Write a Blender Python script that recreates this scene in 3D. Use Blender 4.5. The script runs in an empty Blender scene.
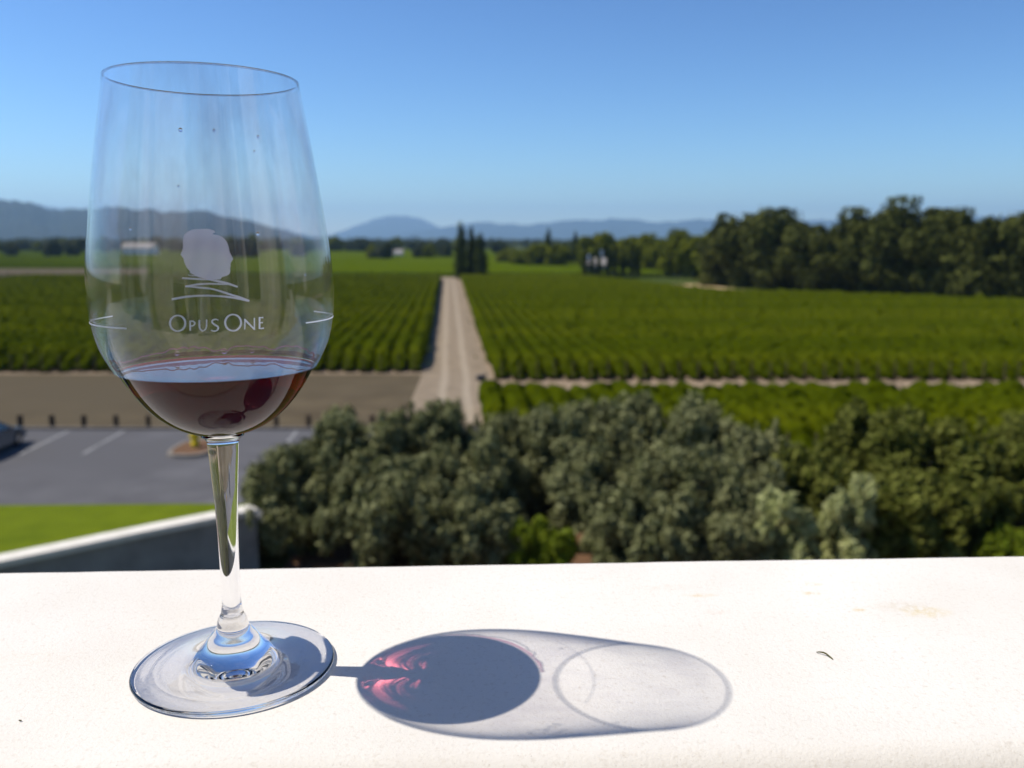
import bpy, bmesh, math, random
import numpy as np
from mathutils import Vector, noise as mnoise

R = math.radians
sc = bpy.context.scene
col = sc.collection
random.seed(4)

# ------------------------------------------------------------------ camera numbers
FPX = 880.0                       # focal length in pixels of a 1024 wide frame
PITCH = math.atan(144 / FPX)      # looking slightly down
SP, CP = math.sin(PITCH), math.cos(PITCH)
CAM_Z = 9.37                      # terrace is one tall storey up
PAR_Z = CAM_Z - 0.1679            # top of the parapet
SUN_EL, SUN_AZ = R(54.4), R(4.6)  # sun stands to the left, a little ahead
SUN_DIR = Vector((-math.cos(SUN_EL) * math.cos(SUN_AZ), math.cos(SUN_EL) * math.sin(SUN_AZ), math.sin(SUN_EL)))


def ray(x, y):
    X = (x - 512) / FPX
    Y = (384 - y) / FPX
    return X, CP + Y * SP, -SP + Y * CP


def height_at(y, d):
    """height of something seen at picture row y when it stands d metres ahead"""
    _, F, U = ray(512, y)
    return CAM_Z + d * U / F


def lat_at(x, y, d):
    X, F, _ = ray(x, y)
    return X / F * d


# ------------------------------------------------------------------ node helpers
def new_mat(name):
    m = bpy.data.materials.new(name)
    m.use_nodes = True
    nt = m.node_tree
    nt.nodes.clear()
    out = nt.nodes.new('ShaderNodeOutputMaterial')
    return m, nt, out


def N(nt, typ, **kw):
    n = nt.nodes.new(typ)
    for k, v in kw.items():
        setattr(n, k, v)
    return n


def math_node(nt, op, a, b=None, c=None):
    n = N(nt, 'ShaderNodeMath', operation=op)
    for i, v in enumerate((a, b, c)):
        if v is None:
            continue
        if isinstance(v, (int, float)):
            n.inputs[i].default_value = v
        else:
            nt.links.new(v, n.inputs[i])
    return n.outputs[0]


def ramp(nt, fac, stops):
    r = N(nt, 'ShaderNodeValToRGB')
    el = r.color_ramp.elements
    while len(el) > 1:
        el.remove(el[-1])
    el[0].position, el[0].color = stops[0][0], (*stops[0][1], 1)
    for p, c in stops[1:]:
        e = el.new(p)
        e.color = (*c, 1)
    nt.links.new(fac, r.inputs[0])
    return r.outputs[0]


def mixc(nt, fac, a, b, mode='MIX'):
    n = N(nt, 'ShaderNodeMix', data_type='RGBA', blend_type=mode)
    for sock, v in ((n.inputs[0], fac), (n.inputs[6], a), (n.inputs[7], b)):
        if isinstance(v, (int, float)):
            sock.default_value = v
        elif isinstance(v, tuple):
            sock.default_value = (*v, 1)
        else:
            nt.links.new(v, sock)
    return n.outputs[2]


def noise_tex(nt, vec, scale, detail=4, rough=0.55):
    n = N(nt, 'ShaderNodeTexNoise')
    n.inputs['Scale'].default_value = scale
    n.inputs['Detail'].default_value = detail
    n.inputs['Roughness'].default_value = rough
    if vec is not None:
        nt.links.new(vec, n.inputs['Vector'])
    return n.outputs['Fac']


def pos_coord(nt, kind='Object'):
    return N(nt, 'ShaderNodeTexCoord').outputs[kind]


def surface(name, c1, c2, scale=3.0, rough=0.8, bump=0.0, bump_scale=None, metallic=0.0, c3=None, spec=0.06, coord='Object', bump_dist=0.02):
    m, nt, out = new_mat(name)
    co = pos_coord(nt, coord)
    f = noise_tex(nt, co, scale)
    cc = ramp(nt, f, [(0.3, c1), (0.7, c2)])
    if c3:
        f2 = noise_tex(nt, co, scale * 0.13, 3)
        cc = mixc(nt, ramp(nt, f2, [(0.42, (0, 0, 0)), (0.62, (1, 1, 1))]), cc, c3)
    b = N(nt, 'ShaderNodeBsdfPrincipled')
    nt.links.new(cc, b.inputs['Base Color'])
    b.inputs['Roughness'].default_value = rough
    b.inputs['Metallic'].default_value = metallic
    b.inputs['Specular IOR Level'].default_value = spec
    if bump:
        bn = N(nt, 'ShaderNodeBump')
        bn.inputs['Strength'].default_value = bump
        bn.inputs['Distance'].default_value = bump_dist
        nt.links.new(noise_tex(nt, co, bump_scale or scale * 4, 5), bn.inputs['Height'])
        nt.links.new(bn.outputs[0], b.inputs['Normal'])
    nt.links.new(b.outputs[0], out.inputs[0])
    return m


def leaf_mat(name, dark, light, trans=0.25, scale=0.9, tint=None, spec=0.10, rough=0.6):
    """leaves: every leaf its own tone, whole sprays varying slowly, some light let through"""
    m, nt, out = new_mat(name)
    g = N(nt, 'ShaderNodeNewGeometry')
    co = pos_coord(nt)
    f = noise_tex(nt, co, scale, 3)
    f = math_node(nt, 'ADD', math_node(nt, 'MULTIPLY', f, 0.55), math_node(nt, 'MULTIPLY', g.outputs['Random Per Island'], 0.45))
    cc = ramp(nt, f, [(0.25, dark), (0.75, light)])
    if tint:
        f2 = noise_tex(nt, co, scale * 0.35, 2)
        cc = mixc(nt, ramp(nt, f2, [(0.45, (0, 0, 0)), (0.68, (0.8, 0.8, 0.8))]), cc, tint)
    b = N(nt, 'ShaderNodeBsdfPrincipled')
    nt.links.new(cc, b.inputs['Base Color'])
    b.inputs['Roughness'].default_value = rough
    b.inputs['Specular IOR Level'].default_value = spec
    t = N(nt, 'ShaderNodeBsdfTranslucent')
    nt.links.new(cc, t.inputs['Color'])
    mx = N(nt, 'ShaderNodeMixShader')
    mx.inputs[0].default_value = trans
    nt.links.new(b.outputs[0], mx.inputs[1])
    nt.links.new(t.outputs[0], mx.inputs[2])
    nt.links.new(mx.outputs[0], out.inputs[0])
    return m


def schlick(nt, f0, power=5.0):
    g = N(nt, 'ShaderNodeNewGeometry')
    d = N(nt, 'ShaderNodeVectorMath', operation='DOT_PRODUCT')
    nt.links.new(g.outputs['Normal'], d.inputs[0])
    nt.links.new(g.outputs['Incoming'], d.inputs[1])
    a = math_node(nt, 'ABSOLUTE', d.outputs['Value'])
    p = math_node(nt, 'POWER', math_node(nt, 'SUBTRACT', 1.0, a), power)
    return math_node(nt, 'ADD', math_node(nt, 'MULTIPLY', p, 1 - f0), f0)


# ------------------------------------------------------------------ mesh helpers
def link(o, parent=None):
    col.objects.link(o)
    if parent is not None:
        o.parent = parent
    return o


def mesh_np(name, verts, faces, mat, parent=None, smooth=False):
    """verts (n,3), faces (m,4) or (m,3) integer arrays"""
    verts = np.asarray(verts, np.float32)
    faces = np.asarray(faces, np.int32)
    me = bpy.data.meshes.new(name)
    k = faces.shape[1]
    me.vertices.add(len(verts))
    me.vertices.foreach_set('co', verts.ravel())
    me.loops.add(faces.size)
    me.loops.foreach_set('vertex_index', faces.ravel())
    me.polygons.add(len(faces))
    me.polygons.foreach_set('loop_start', np.arange(0, faces.size, k, dtype=np.int32))
    me.polygons.foreach_set('loop_total', np.full(len(faces), k, np.int32))
    me.polygons.foreach_set('use_smooth', np.full(len(faces), smooth))
    me.update(calc_edges=True)
    me.validate()
    me.materials.append(mat)
    return link(bpy.data.objects.new(name, me), parent)


def mesh_list(name, verts, faces, mat, parent=None, smooth=False):
    me = bpy.data.meshes.new(name)
    me.from_pydata([tuple(v) for v in verts], [], faces)
    for p in me.polygons:
        p.use_smooth = smooth
    me.update()
    me.materials.append(mat)
    return link(bpy.data.objects.new(name, me), parent)


def from_bm(name, bm, mat, parent=None, smooth=False):
    bmesh.ops.recalc_face_normals(bm, faces=bm.faces)
    me = bpy.data.meshes.new(name)
    bm.to_mesh(me)
    bm.free()
    for p in me.polygons:
        p.use_smooth = smooth
    me.materials.append(mat)
    return link(bpy.data.objects.new(name, me), parent)


def empty(name, loc=(0, 0, 0), rz=0.0):
    o = bpy.data.objects.new(name, None)
    o.location = loc
    o.rotation_euler = (0, 0, rz)
    o.empty_display_size = 0.1
    return link(o)


def tag(o, label=None, cat=None, group=None, kind=None):
    if label:
        o['label'] = label
    if cat:
        o['category'] = cat
    if group:
        o['group'] = group
    if kind:
        o['kind'] = kind
    return o


def bm_box(bm, cx, cy, cz, sx, sy, sz, bevel=0.0, rot=None):
    r = bmesh.ops.create_cube(bm, size=1.0)
    vs = r['verts']
    for v in vs:
        v.co = Vector((v.co.x * sx, v.co.y * sy, v.co.z * sz))
    if bevel:
        es = list({e for v in vs for e in v.link_edges})
        rb = bmesh.ops.bevel(bm, geom=es, offset=bevel, segments=2, affect='EDGES')
        vs = list({v for f in rb['faces'] for v in f.verts} | {v for v in vs if v.is_valid})
    for v in vs:
        if rot:
            v.co = rot @ v.co
        v.co += Vector((cx, cy, cz))


def tube(points, radii, sides=8, cap=True):
    """swept tube -> verts, faces (lists)"""
    pts = [Vector(p) for p in points]
    V, F = [], []
    n = len(pts)
    for i, p in enumerate(pts):
        t = (pts[min(i + 1, n - 1)] - pts[max(i - 1, 0)]).normalized()
        a = t.cross(Vector((0, 0, 1)) if abs(t.z) < 0.9 else Vector((1, 0, 0))).normalized()
        b = t.cross(a)
        for k in range(sides):
            an = 2 * math.pi * k / sides
            V.append(p + (a * math.cos(an) + b * math.sin(an)) * radii[i])
    for i in range(n - 1):
        for k in range(sides):
            k2 = (k + 1) % sides
            F.append((i * sides + k, i * sides + k2, (i + 1) * sides + k2, (i + 1) * sides + k))
    if cap:
        F.append(tuple(range(sides)))
        F.append(tuple((n - 1) * sides + k for k in range(sides)))
    return V, F


def merge(parts):
    V, F = [], []
    for v, f in parts:
        o = len(V)
        V += list(v)
        F += [tuple(i + o for i in q) for q in f]
    return V, F


def lathe_np(profile, segs=160):
    """open surface of revolution from (r, z) pairs; outward normals when z goes up on the outside"""
    V, F = [], []
    n = len(profile)
    for r, z in profile:
        for k in range(segs):
            a = 2 * math.pi * k / segs
            V.append((r * math.cos(a), r * math.sin(a), z))
    for i in range(n - 1):
        for k in range(segs):
            k2 = (k + 1) % segs
            F.append((i * segs + k, i * segs + k2, (i + 1) * segs + k2, (i + 1) * segs + k))
    return np.array(V), np.array(F)


def catmull(pts, sub=6):
    out = []
    P = [np.array(p, float) for p in pts]
    P = [2 * P[0] - P[1]] + P + [2 * P[-1] - P[-2]]
    for i in range(1, len(P) - 2):
        p0, p1, p2, p3 = P[i - 1], P[i], P[i + 1], P[i + 2]
        for s in range(sub):
            t = s / sub
            out.append(0.5 * (2 * p1 + (p2 - p0) * t + (2 * p0 - 5 * p1 + 4 * p2 - p3) * t * t + (3 * p1 - p0 - 3 * p2 + p3) * t ** 3))
    out.append(P[-2])
    return [tuple(p) for p in out]


# ------------------------------------------------------------------ render settings, camera, light
sc.render.engine = 'CYCLES'
sc.cycles.use_denoising = True
sc.cycles.caustics_reflective = False
sc.cycles.sample_clamp_indirect = 25.0
sc.cycles.caustics_refractive = True
sc.cycles.max_bounces = 20
sc.cycles.transmission_bounces = 16
sc.cycles.glossy_bounces = 8
sc.cycles.diffuse_bounces = 4
sc.cycles.transparent_max_bounces = 24
sc.cycles.volume_bounces = 2
sc.cycles.blur_glossy = 0.0
sc.cycles.use_adaptive_sampling = True
sc.cycles.adaptive_threshold = 0.01
sc.view_settings.view_transform = 'Standard'
sc.view_settings.look = 'None'
sc.view_settings.exposure = 0.36
sc.view_settings.gamma = 1.0

cam_data = bpy.data.cameras.new('camera')
cam = link(bpy.data.objects.new('camera', cam_data))
cam.location = (0, 0, CAM_Z)
cam.rotation_euler = (math.pi / 2 - PITCH, 0, 0)
cam_data.sensor_width = 36.0
cam_data.lens = FPX / 1024 * 36.0
cam_data.clip_start = 0.01
cam_data.clip_end = 90000
cam_data.dof.use_dof = True
cam_data.dof.focus_distance = 0.335
cam_data.dof.aperture_fstop = cam_data.lens / 2.7   # 2.7 mm wide aperture
cam_data.dof.aperture_blades = 7
sc.camera = cam

w = bpy.data.worlds.new('World')
sc.world = w
w.use_nodes = True
wn = w.node_tree
wn.nodes.clear()
sky = wn.nodes.new('ShaderNodeTexSky')
sky.sky_type = 'NISHITA'
sky.sun_disc = False
sky.sun_elevation = SUN_EL
sky.sun_rotation = math.atan2(SUN_DIR.x, SUN_DIR.y)
sky.altitude = 50
sky.air_density = 1.0
sky.dust_density = 0.0
sky.ozone_density = 7.0
bg = wn.nodes.new('ShaderNodeBackground')
bg.inputs[1].default_value = 0.05
wo = wn.nodes.new('ShaderNodeOutputWorld')
tint = wn.nodes.new('ShaderNodeMix')          # clear dry-season air: a deeper blue than the model's default
tint.data_type, tint.blend_type = 'RGBA', 'MULTIPLY'
tint.inputs[0].default_value = 1.0
tint.inputs[7].default_value = (0.92, 0.86, 0.775, 1)
gam = wn.nodes.new('ShaderNodeGamma')         # stronger fall from pale horizon to deep blue overhead
gam.inputs[1].default_value = 1.6
wn.links.new(sky.outputs[0], gam.inputs[0])
wn.links.new(gam.outputs[0], tint.inputs[6])
wn.links.new(tint.outputs[2], bg.inputs[0])
wn.links.new(bg.outputs[0], wo.inputs[0])

sun_data = bpy.data.lights.new('sun', 'SUN')
sun_data.energy = 4.4
sun_data.angle = R(0.53)
sun_data.cycles.is_caustics_light = True
sun_data.color = (1.0, 0.935, 0.83)
sun = link(bpy.data.objects.new('sun', sun_data))
sun.rotation_euler = (-SUN_DIR).to_track_quat('-Z', 'Y').to_euler()
sun.location = (0, 0, 60)

# ------------------------------------------------------------------ materials
M = {}
M['ground'] = surface('dry_grass_ground', (0.06, 0.07, 0.015), (0.10, 0.095, 0.03), 0.05, 0.95, c3=(0.045, 0.07, 0.010))
M['asphalt'] = surface('asphalt', (0.085, 0.083, 0.088), (0.142, 0.140, 0.146), 0.5, 0.9, 0.3, 30, c3=(0.098, 0.096, 0.10), spec=0.1)
M['paint'] = surface('road_paint', (0.16, 0.16, 0.16), (0.34, 0.34, 0.335), 2.6, 0.8)
M['dirt'] = surface('bare_dirt', (0.078, 0.060, 0.036), (0.122, 0.096, 0.058), 0.35, 0.95, 0.6, 3, c3=(0.092, 0.074, 0.046), spec=0.05)
M['kerb'] = surface('kerb_concrete', (0.19, 0.165, 0.135), (0.27, 0.24, 0.20), 2, 0.9)
M['soil'] = surface('vineyard_soil', (0.20, 0.15, 0.10), (0.33, 0.25, 0.17), 1.2, 0.95, 0.5, 5)
M['lawn'] = surface('lawn_grass', (0.075, 0.110, 0.003), (0.145, 0.185, 0.006), 1.3, 0.9, 0.8, 40, c3=(0.115, 0.150, 0.005), spec=0.05)
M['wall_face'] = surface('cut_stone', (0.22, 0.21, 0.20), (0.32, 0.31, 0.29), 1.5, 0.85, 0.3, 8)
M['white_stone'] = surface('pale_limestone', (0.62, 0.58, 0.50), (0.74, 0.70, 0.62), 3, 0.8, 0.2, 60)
M['white_paint'] = surface('white_render', (0.74, 0.73, 0.70), (0.82, 0.81, 0.79), 2, 0.7)
M['wood_post'] = surface('weathered_wood', (0.06, 0.042, 0.028), (0.11, 0.08, 0.055), 12, 0.9)
M['bark'] = surface('bark', (0.045, 0.035, 0.025), (0.10, 0.08, 0.06), 9, 0.95, 0.6, 20)
M['yellow'] = surface('yellow_paint', (0.62, 0.47, 0.02), (0.75, 0.60, 0.04), 5, 0.5)
M['mulch'] = surface('bark_mulch', (0.10, 0.055, 0.03), (0.19, 0.11, 0.065), 6, 0.95, 0.8, 15)
M['olive'] = leaf_mat('olive_leaves', (0.056, 0.066, 0.018), (0.285, 0.290, 0.135), 0.12, 1.6, spec=0.06)
M['silver'] = leaf_mat('silver_leaves', (0.22, 0.25, 0.075), (0.54, 0.55, 0.26), 0.25, 1.6, spec=0.05)
M['green_tree'] = leaf_mat('broad_leaves', (0.048, 0.062, 0.006), (0.185, 0.195, 0.040), 0.2, 1.3, spec=0.05)
M['shrub'] = leaf_mat('bright_shrub_leaves', (0.10, 0.15, 0.006), (0.24, 0.29, 0.02), 0.3, 2.0)
M['oak'] = leaf_mat('oak_leaves', (0.022, 0.028, 0.005), (0.088, 0.098, 0.022), 0.12, 0.28, tint=(0.105, 0.110, 0.022), spec=0.03)
M['poplar'] = leaf_mat('poplar_leaves', (0.018, 0.027, 0.006), (0.055, 0.070, 0.014), 0.12, 0.5, spec=0.02)
M['mid_tree'] = leaf_mat('grove_leaves', (0.055, 0.070, 0.004), (0.165, 0.180, 0.014), 0.2, 0.2, spec=0.02)
M['far_tree'] = leaf_mat('far_leaves', (0.024, 0.036, 0.014), (0.062, 0.078, 0.030), 0.12, 0.1)
M['yellow_tree'] = leaf_mat('yellow_leaves', (0.13, 0.15, 0.015), (0.26, 0.26, 0.04), 0.25, 0.5)
M['vine'] = leaf_mat('vine_leaves', (0.036, 0.050, 0.0010), (0.072, 0.092, 0.0022), 0.2, 0.8, tint=(0.082, 0.095, 0.003), spec=0.0)
M['far_vine'] = leaf_mat('far_vine_leaves', (0.045, 0.070, 0.0015), (0.075, 0.105, 0.003), 0.15, 0.02, spec=0.0)
M['hedge'] = leaf_mat('hedge_leaves', (0.020, 0.035, 0.008), (0.05, 0.07, 0.018), 0.1, 0.5)
M['mountain'] = surface('forested_slope', (0.012, 0.018, 0.014), (0.036, 0.042, 0.030), 0.0012, 0.95, c3=(0.028, 0.031, 0.024), spec=0.02)
M['car_paint'] = surface('dark_car_paint', (0.09, 0.093, 0.10), (0.12, 0.123, 0.13), 1, 0.25, spec=0.6)
M['car_glass'] = surface('car_glass', (0.015, 0.018, 0.02), (0.02, 0.023, 0.026), 1, 0.04, spec=0.9)
M['rubber'] = surface('tyre_rubber', (0.012, 0.012, 0.012), (0.02, 0.02, 0.02), 8, 0.85)
M['alloy'] = surface('alloy', (0.5, 0.5, 0.52), (0.6, 0.6, 0.62), 4, 0.3, metallic=1.0)
M['red_lens'] = surface('red_lens', (0.35, 0.01, 0.01), (0.45, 0.02, 0.02), 4, 0.2)
M['roof'] = surface('pale_roof', (0.27, 0.25, 0.23), (0.36, 0.33, 0.30), 0.6, 0.8)
M['window'] = surface('window_glass', (0.02, 0.025, 0.03), (0.04, 0.045, 0.05), 1, 0.08, spec=0.8)
M['dark_plastic'] = surface('dark_plastic', (0.03, 0.034, 0.04), (0.05, 0.055, 0.065), 4, 0.5)
M['twig'] = surface('dry_twig', (0.06, 0.055, 0.02), (0.14, 0.13, 0.05), 200, 0.9)

# --- parapet: white limestone render with grain, pits and a few ochre lichen stains
PAR_ROT = R(2.64)


def make_parapet_mat():
    m, nt, out = new_mat('white_parapet_stone')
    co = pos_coord(nt)
    grain = noise_tex(nt, co, 420, 3, 0.7)
    cloud = noise_tex(nt, co, 9, 4)
    base = mixc(nt, ramp(nt, cloud, [(0.35, (0, 0, 0)), (0.7, (1, 1, 1))]), (0.68, 0.65, 0.60), (0.745, 0.722, 0.68))
    base = mixc(nt, ramp(nt, grain, [(0.28, (0.5, 0.5, 0.5)), (0.46, (0, 0, 0))]), base, (0.54, 0.49, 0.42))
    pits = noise_tex(nt, co, 1500, 2, 0.6)
    base = mixc(nt, ramp(nt, pits, [(0.27, (0.7, 0.7, 0.7)), (0.34, (0, 0, 0))]), base, (0.42, 0.38, 0.33))
    sep = N(nt, 'ShaderNodeSeparateXYZ')
    nt.links.new(co, sep.inputs[0])
    speck = noise_tex(nt, co, 260, 5, 0.75)
    spots = [(0.189, 0.3805, 0.0135, 0.0075, 0.65, (0.62, 0.50, 0.24)), (0.181, 0.387, 0.017, 0.007, 0.38, (0.55, 0.47, 0.34)),
             (0.0900, 0.3995, 0.010, 0.003, 0.55, (0.60, 0.46, 0.24)), (0.075, 0.409, 0.018, 0.005, 0.3, (0.60, 0.50, 0.40)),
             (0.1440, 0.4020, 0.006, 0.0025, 0.6, (0.62, 0.47, 0.22)), (0.1485, 0.413, 0.006, 0.003, 0.45, (0.62, 0.50, 0.28)),
             (0.1600, 0.3830, 0.0045, 0.003, 0.55, (0.62, 0.46, 0.20)), (0.094, 0.380, 0.008, 0.003, 0.3, (0.6, 0.45, 0.35)),
             (0.040, 0.4200, 0.006, 0.002, 0.3, (0.62, 0.50, 0.36)), (-0.20, 0.335, 0.03, 0.01, 0.16, (0.6, 0.48, 0.36)),
             (0.238, 0.318, 0.03, 0.008, 0.12, (0.62, 0.46, 0.36))]
    c, s = math.cos(-PAR_ROT), math.sin(-PAR_ROT)
    for (x, y, rx, ry, amt, cc) in spots:
        lx, ly = x * c - (y - 0.4421) * s, x * s + (y - 0.4421) * c
        dx = math_node(nt, 'POWER', math_node(nt, 'ABSOLUTE', math_node(nt, 'DIVIDE', math_node(nt, 'SUBTRACT', sep.outputs[0], lx), rx)), 2.0)
        dy = math_node(nt, 'POWER', math_node(nt, 'ABSOLUTE', math_node(nt, 'DIVIDE', math_node(nt, 'SUBTRACT', sep.outputs[1], ly), ry)), 2.0)
        d = math_node(nt, 'ADD', dx, dy)
        fall = math_node(nt, 'MAXIMUM', math_node(nt, 'SUBTRACT', 1.0, d), 0.0)
        sp = math_node(nt, 'MULTIPLY', fall, ramp(nt, speck, [(0.40, (0, 0, 0)), (0.60, (1, 1, 1))]))
        base = mixc(nt, math_node(nt, 'MULTIPLY', sp, amt), base, cc)
    b = N(nt, 'ShaderNodeBsdfPrincipled')
    nt.links.new(base, b.inputs['Base Color'])
    b.inputs['Roughness'].default_value = 0.85
    b.inputs['Specular IOR Level'].default_value = 0.2
    bn = N(nt, 'ShaderNodeBump')
    bn.inputs['Strength'].default_value = 0.45
    bn.inputs['Distance'].default_value = 0.0006
    nt.links.new(noise_tex(nt, co, 700, 4, 0.65), bn.inputs['Height'])
    nt.links.new(bn.outputs[0], b.inputs['Normal'])
    nt.links.new(b.outputs[0], out.inputs[0])
    return m


M['parapet'] = make_parapet_mat()


def make_bowl_mat():
    """blown wall under a millimetre thick: light passes straight, both faces mirror a little"""
    m, nt, out = new_mat('thin_bowl_glass')
    t = N(nt, 'ShaderNodeBsdfTransparent')
    mp = N(nt, 'ShaderNodeMapping')
    mp.inputs['Scale'].default_value = (1.0, 1.0, 0.30)
    nt.links.new(pos_coord(nt), mp.inputs[0])
    f = noise_tex(nt, mp.outputs[0], 75, 3, 0.6)
    nt.links.new(ramp(nt, f, [(0.30, (0.925, 0.915, 0.925)), (0.52, (0.985, 0.982, 0.985)), (0.70, (0.96, 0.952, 0.96))]), t.inputs[0])  # smudge tint, with the cast shadow's ripples put into its streaks
    veil = N(nt, 'ShaderNodeBsdfDiffuse')                # smudges: white scatter added to lighten the bowl and grey its shadow
    veil.inputs[0].default_value = (0.85, 0.86, 0.88, 1)
    vm = N(nt, 'ShaderNodeMixShader')
    nt.links.new(math_node(nt, 'MULTIPLY', ramp(nt, f, [(0.34, (0.022, 0.022, 0.022)), (0.55, (0.004, 0.004, 0.004)), (0.72, (0.015, 0.015, 0.015))]), 1.0), vm.inputs[0])
    nt.links.new(t.outputs[0], vm.inputs[1])
    nt.links.new(veil.outputs[0], vm.inputs[2])
    g = N(nt, 'ShaderNodeBsdfGlossy')
    g.inputs['Roughness'].default_value = 0.0
    g.inputs['Color'].default_value = (1, 1, 1, 1)
    mx = N(nt, 'ShaderNodeMixShader')
    nt.links.new(schlick(nt, 0.030), mx.inputs[0])
    nt.links.new(vm.outputs[0], mx.inputs[1])
    nt.links.new(g.outputs[0], mx.inputs[2])
    nt.links.new(mx.outputs[0], out.inputs[0])
    return m


def make_foot_mat():
    m, nt, out = new_mat('thin_foot_glass')
    t = N(nt, 'ShaderNodeBsdfTransparent')
    t.inputs[0].default_value = (0.985, 0.985, 0.985, 1)
    g = N(nt, 'ShaderNodeBsdfGlossy')
    g.inputs['Roughness'].default_value = 0.0
    mx = N(nt, 'ShaderNodeMixShader')
    nt.links.new(schlick(nt, 0.022), mx.inputs[0])
    nt.links.new(t.outputs[0], mx.inputs[1])
    nt.links.new(g.outputs[0], mx.inputs[2])
    nt.links.new(mx.outputs[0], out.inputs[0])
    return m


def make_solid_glass(name, color, ior):
    m, nt, out = new_mat(name)
    r = N(nt, 'ShaderNodeBsdfRefraction')
    r.inputs['Color'].default_value = (*color, 1)
    r.inputs['Roughness'].default_value = 0.0
    r.inputs['IOR'].default_value = ior
    g = N(nt, 'ShaderNodeBsdfGlossy')
    g.inputs['Roughness'].default_value = 0.0
    g.inputs['Color'].default_value = (1, 1, 1, 1)
    fr = N(nt, 'ShaderNodeFresnel')
    fr.inputs[0].default_value = ior
    mx = N(nt, 'ShaderNodeMixShader')
    nt.links.new(fr.outputs[0], mx.inputs[0])
    nt.links.new(r.outputs[0], mx.inputs[1])
    nt.links.new(g.outputs[0], mx.inputs[2])
    nt.links.new(mx.outputs[0], out.inputs[0])
    return m


def make_wine(name, skin, density):
    """clear refracting surface round a red liquid: the deeper the liquid, the less light gets through"""
    m = make_solid_glass(name, skin, 1.34)
    nt = m.node_tree
    v = N(nt, 'ShaderNodeVolumeAbsorption')
    v.inputs['Color'].default_value = (0.72, 0.05, 0.18, 1)
    v.inputs['Density'].default_value = density
    nt.links.new(v.outputs[0], nt.nodes['Material Output'].inputs[1])
    return m


def make_etch():
    m, nt, out = new_mat('frosted_etching')
    t = N(nt, 'ShaderNodeBsdfTransparent')
    d = N(nt, 'ShaderNodeBsdfDiffuse')
    d.inputs[0].default_value = (0.74, 0.81, 0.97, 1)
    tl = N(nt, 'ShaderNodeBsdfTranslucent')
    tl.inputs[0].default_value = (0.74, 0.81, 0.97, 1)
    a = N(nt, 'ShaderNodeMixShader')
    a.inputs[0].default_value = 0.5
    nt.links.new(d.outputs[0], a.inputs[1])
    nt.links.new(tl.outputs[0], a.inputs[2])
    mx = N(nt, 'ShaderNodeMixShader')
    mx.inputs[0].default_value = 0.72
    nt.links.new(t.outputs[0], mx.inputs[1])
    nt.links.new(a.outputs[0], mx.inputs[2])
    nt.links.new(mx.outputs[0], out.inputs[0])
    return m


def make_film():
    """thin drying film of wine left on the inside of the bowl"""
    m, nt, out = new_mat('wine_film')
    t = N(nt, 'ShaderNodeBsdfTransparent')
    t.inputs[0].default_value = (0.62, 0.33, 0.40, 1)
    g = N(nt, 'ShaderNodeBsdfGlossy')
    g.inputs['Roughness'].default_value = 0.02
    mx = N(nt, 'ShaderNodeMixShader')
    nt.links.new(schlick(nt, 0.02), mx.inputs[0])
    nt.links.new(t.outputs[0], mx.inputs[1])
    nt.links.new(g.outputs[0], mx.inputs[2])
    nt.links.new(mx.outputs[0], out.inputs[0])
    return m


M['bowl'] = make_bowl_mat()
M['foot'] = make_foot_mat()
M['glass'] = make_solid_glass('solid_clear_glass', (0.985, 0.985, 0.99), 1.5)
M['wine'] = make_wine('red_wine', (1.0, 0.48, 0.56), 140.0)
M['tide'] = make_wine('drying_wine', (0.9, 0.5, 0.6), 300.0)
M['etch'] = make_etch()
M['film'] = make_film()
M['water'] = make_solid_glass('water_drop', (0.97, 0.94, 0.96), 1.33)

# ================================================================== FOREGROUND
# ---- parapet
def build_parapet():
    root = empty('parapet_wall', (0, 0.4421, PAR_Z), PAR_ROT)
    tag(root, 'sunlit white stone parapet in the foreground carrying the wine glass', 'parapet')
    depth, rn, rf, th = 0.188, 0.017, 0.003, 0.16
    prof = []
    for k in range(11):                      # near lower -> near top rounded edge
        a = math.pi + (math.pi / 2) * -k / 10
        prof.append((-depth + rn + rn * math.cos(a), -rn + rn * math.sin(a)))
    for k in range(1, 30):
        prof.append((-depth + rn + (depth - rn - rf) * k / 30, 0.0))
    for k in range(6):
        a = math.pi / 2 - (math.pi / 2) * k / 5
        prof.append((-rf + rf * math.cos(a), -rf + rf * math.sin(a)))
    prof = [(-depth, -th)] + prof + [(0.0, -th)]
    xs = np.concatenate([np.linspace(-6, -0.8, 14)[:-1], np.linspace(-0.8, 0.8, 330), np.linspace(0.8, 6, 14)[1:]])
    V = []
    n = len(prof)
    for x in xs:
        for i, (y, z) in enumerate(prof):
            e = mnoise.noise(Vector((x * 9, y * 9, 1.3))) * 0.0006 + mnoise.noise(Vector((x * 60, y * 40, 4.3))) * 0.00022
            ez = mnoise.noise(Vector((x * 30, y * 30, 7.3))) * 0.00016
            top = z > -0.001
            V.append((x, y + (e if not top or i > n - 8 else 0), z + (ez if (top and -depth + 0.02 < y) else 0) * (1 if abs(x) < 0.8 else 0)))
    F = []
    for i in range(len(xs) - 1):
        for k in range(n - 1):
            F.append((i * n + k, (i + 1) * n + k, (i + 1) * n + k + 1, i * n + k + 1))
    mesh_np('coping', np.array(V), np.array(F), M['parapet'], root, True).cycles.is_caustics_receiver = True
    bm = bmesh.new()
    bm_box(bm, 0, -depth / 2, -0.16 - 0.45, 12, depth - 0.03, 0.9)
    from_bm('wall_body', bm, M['white_stone'], root)
    return root


build_parapet()

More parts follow.
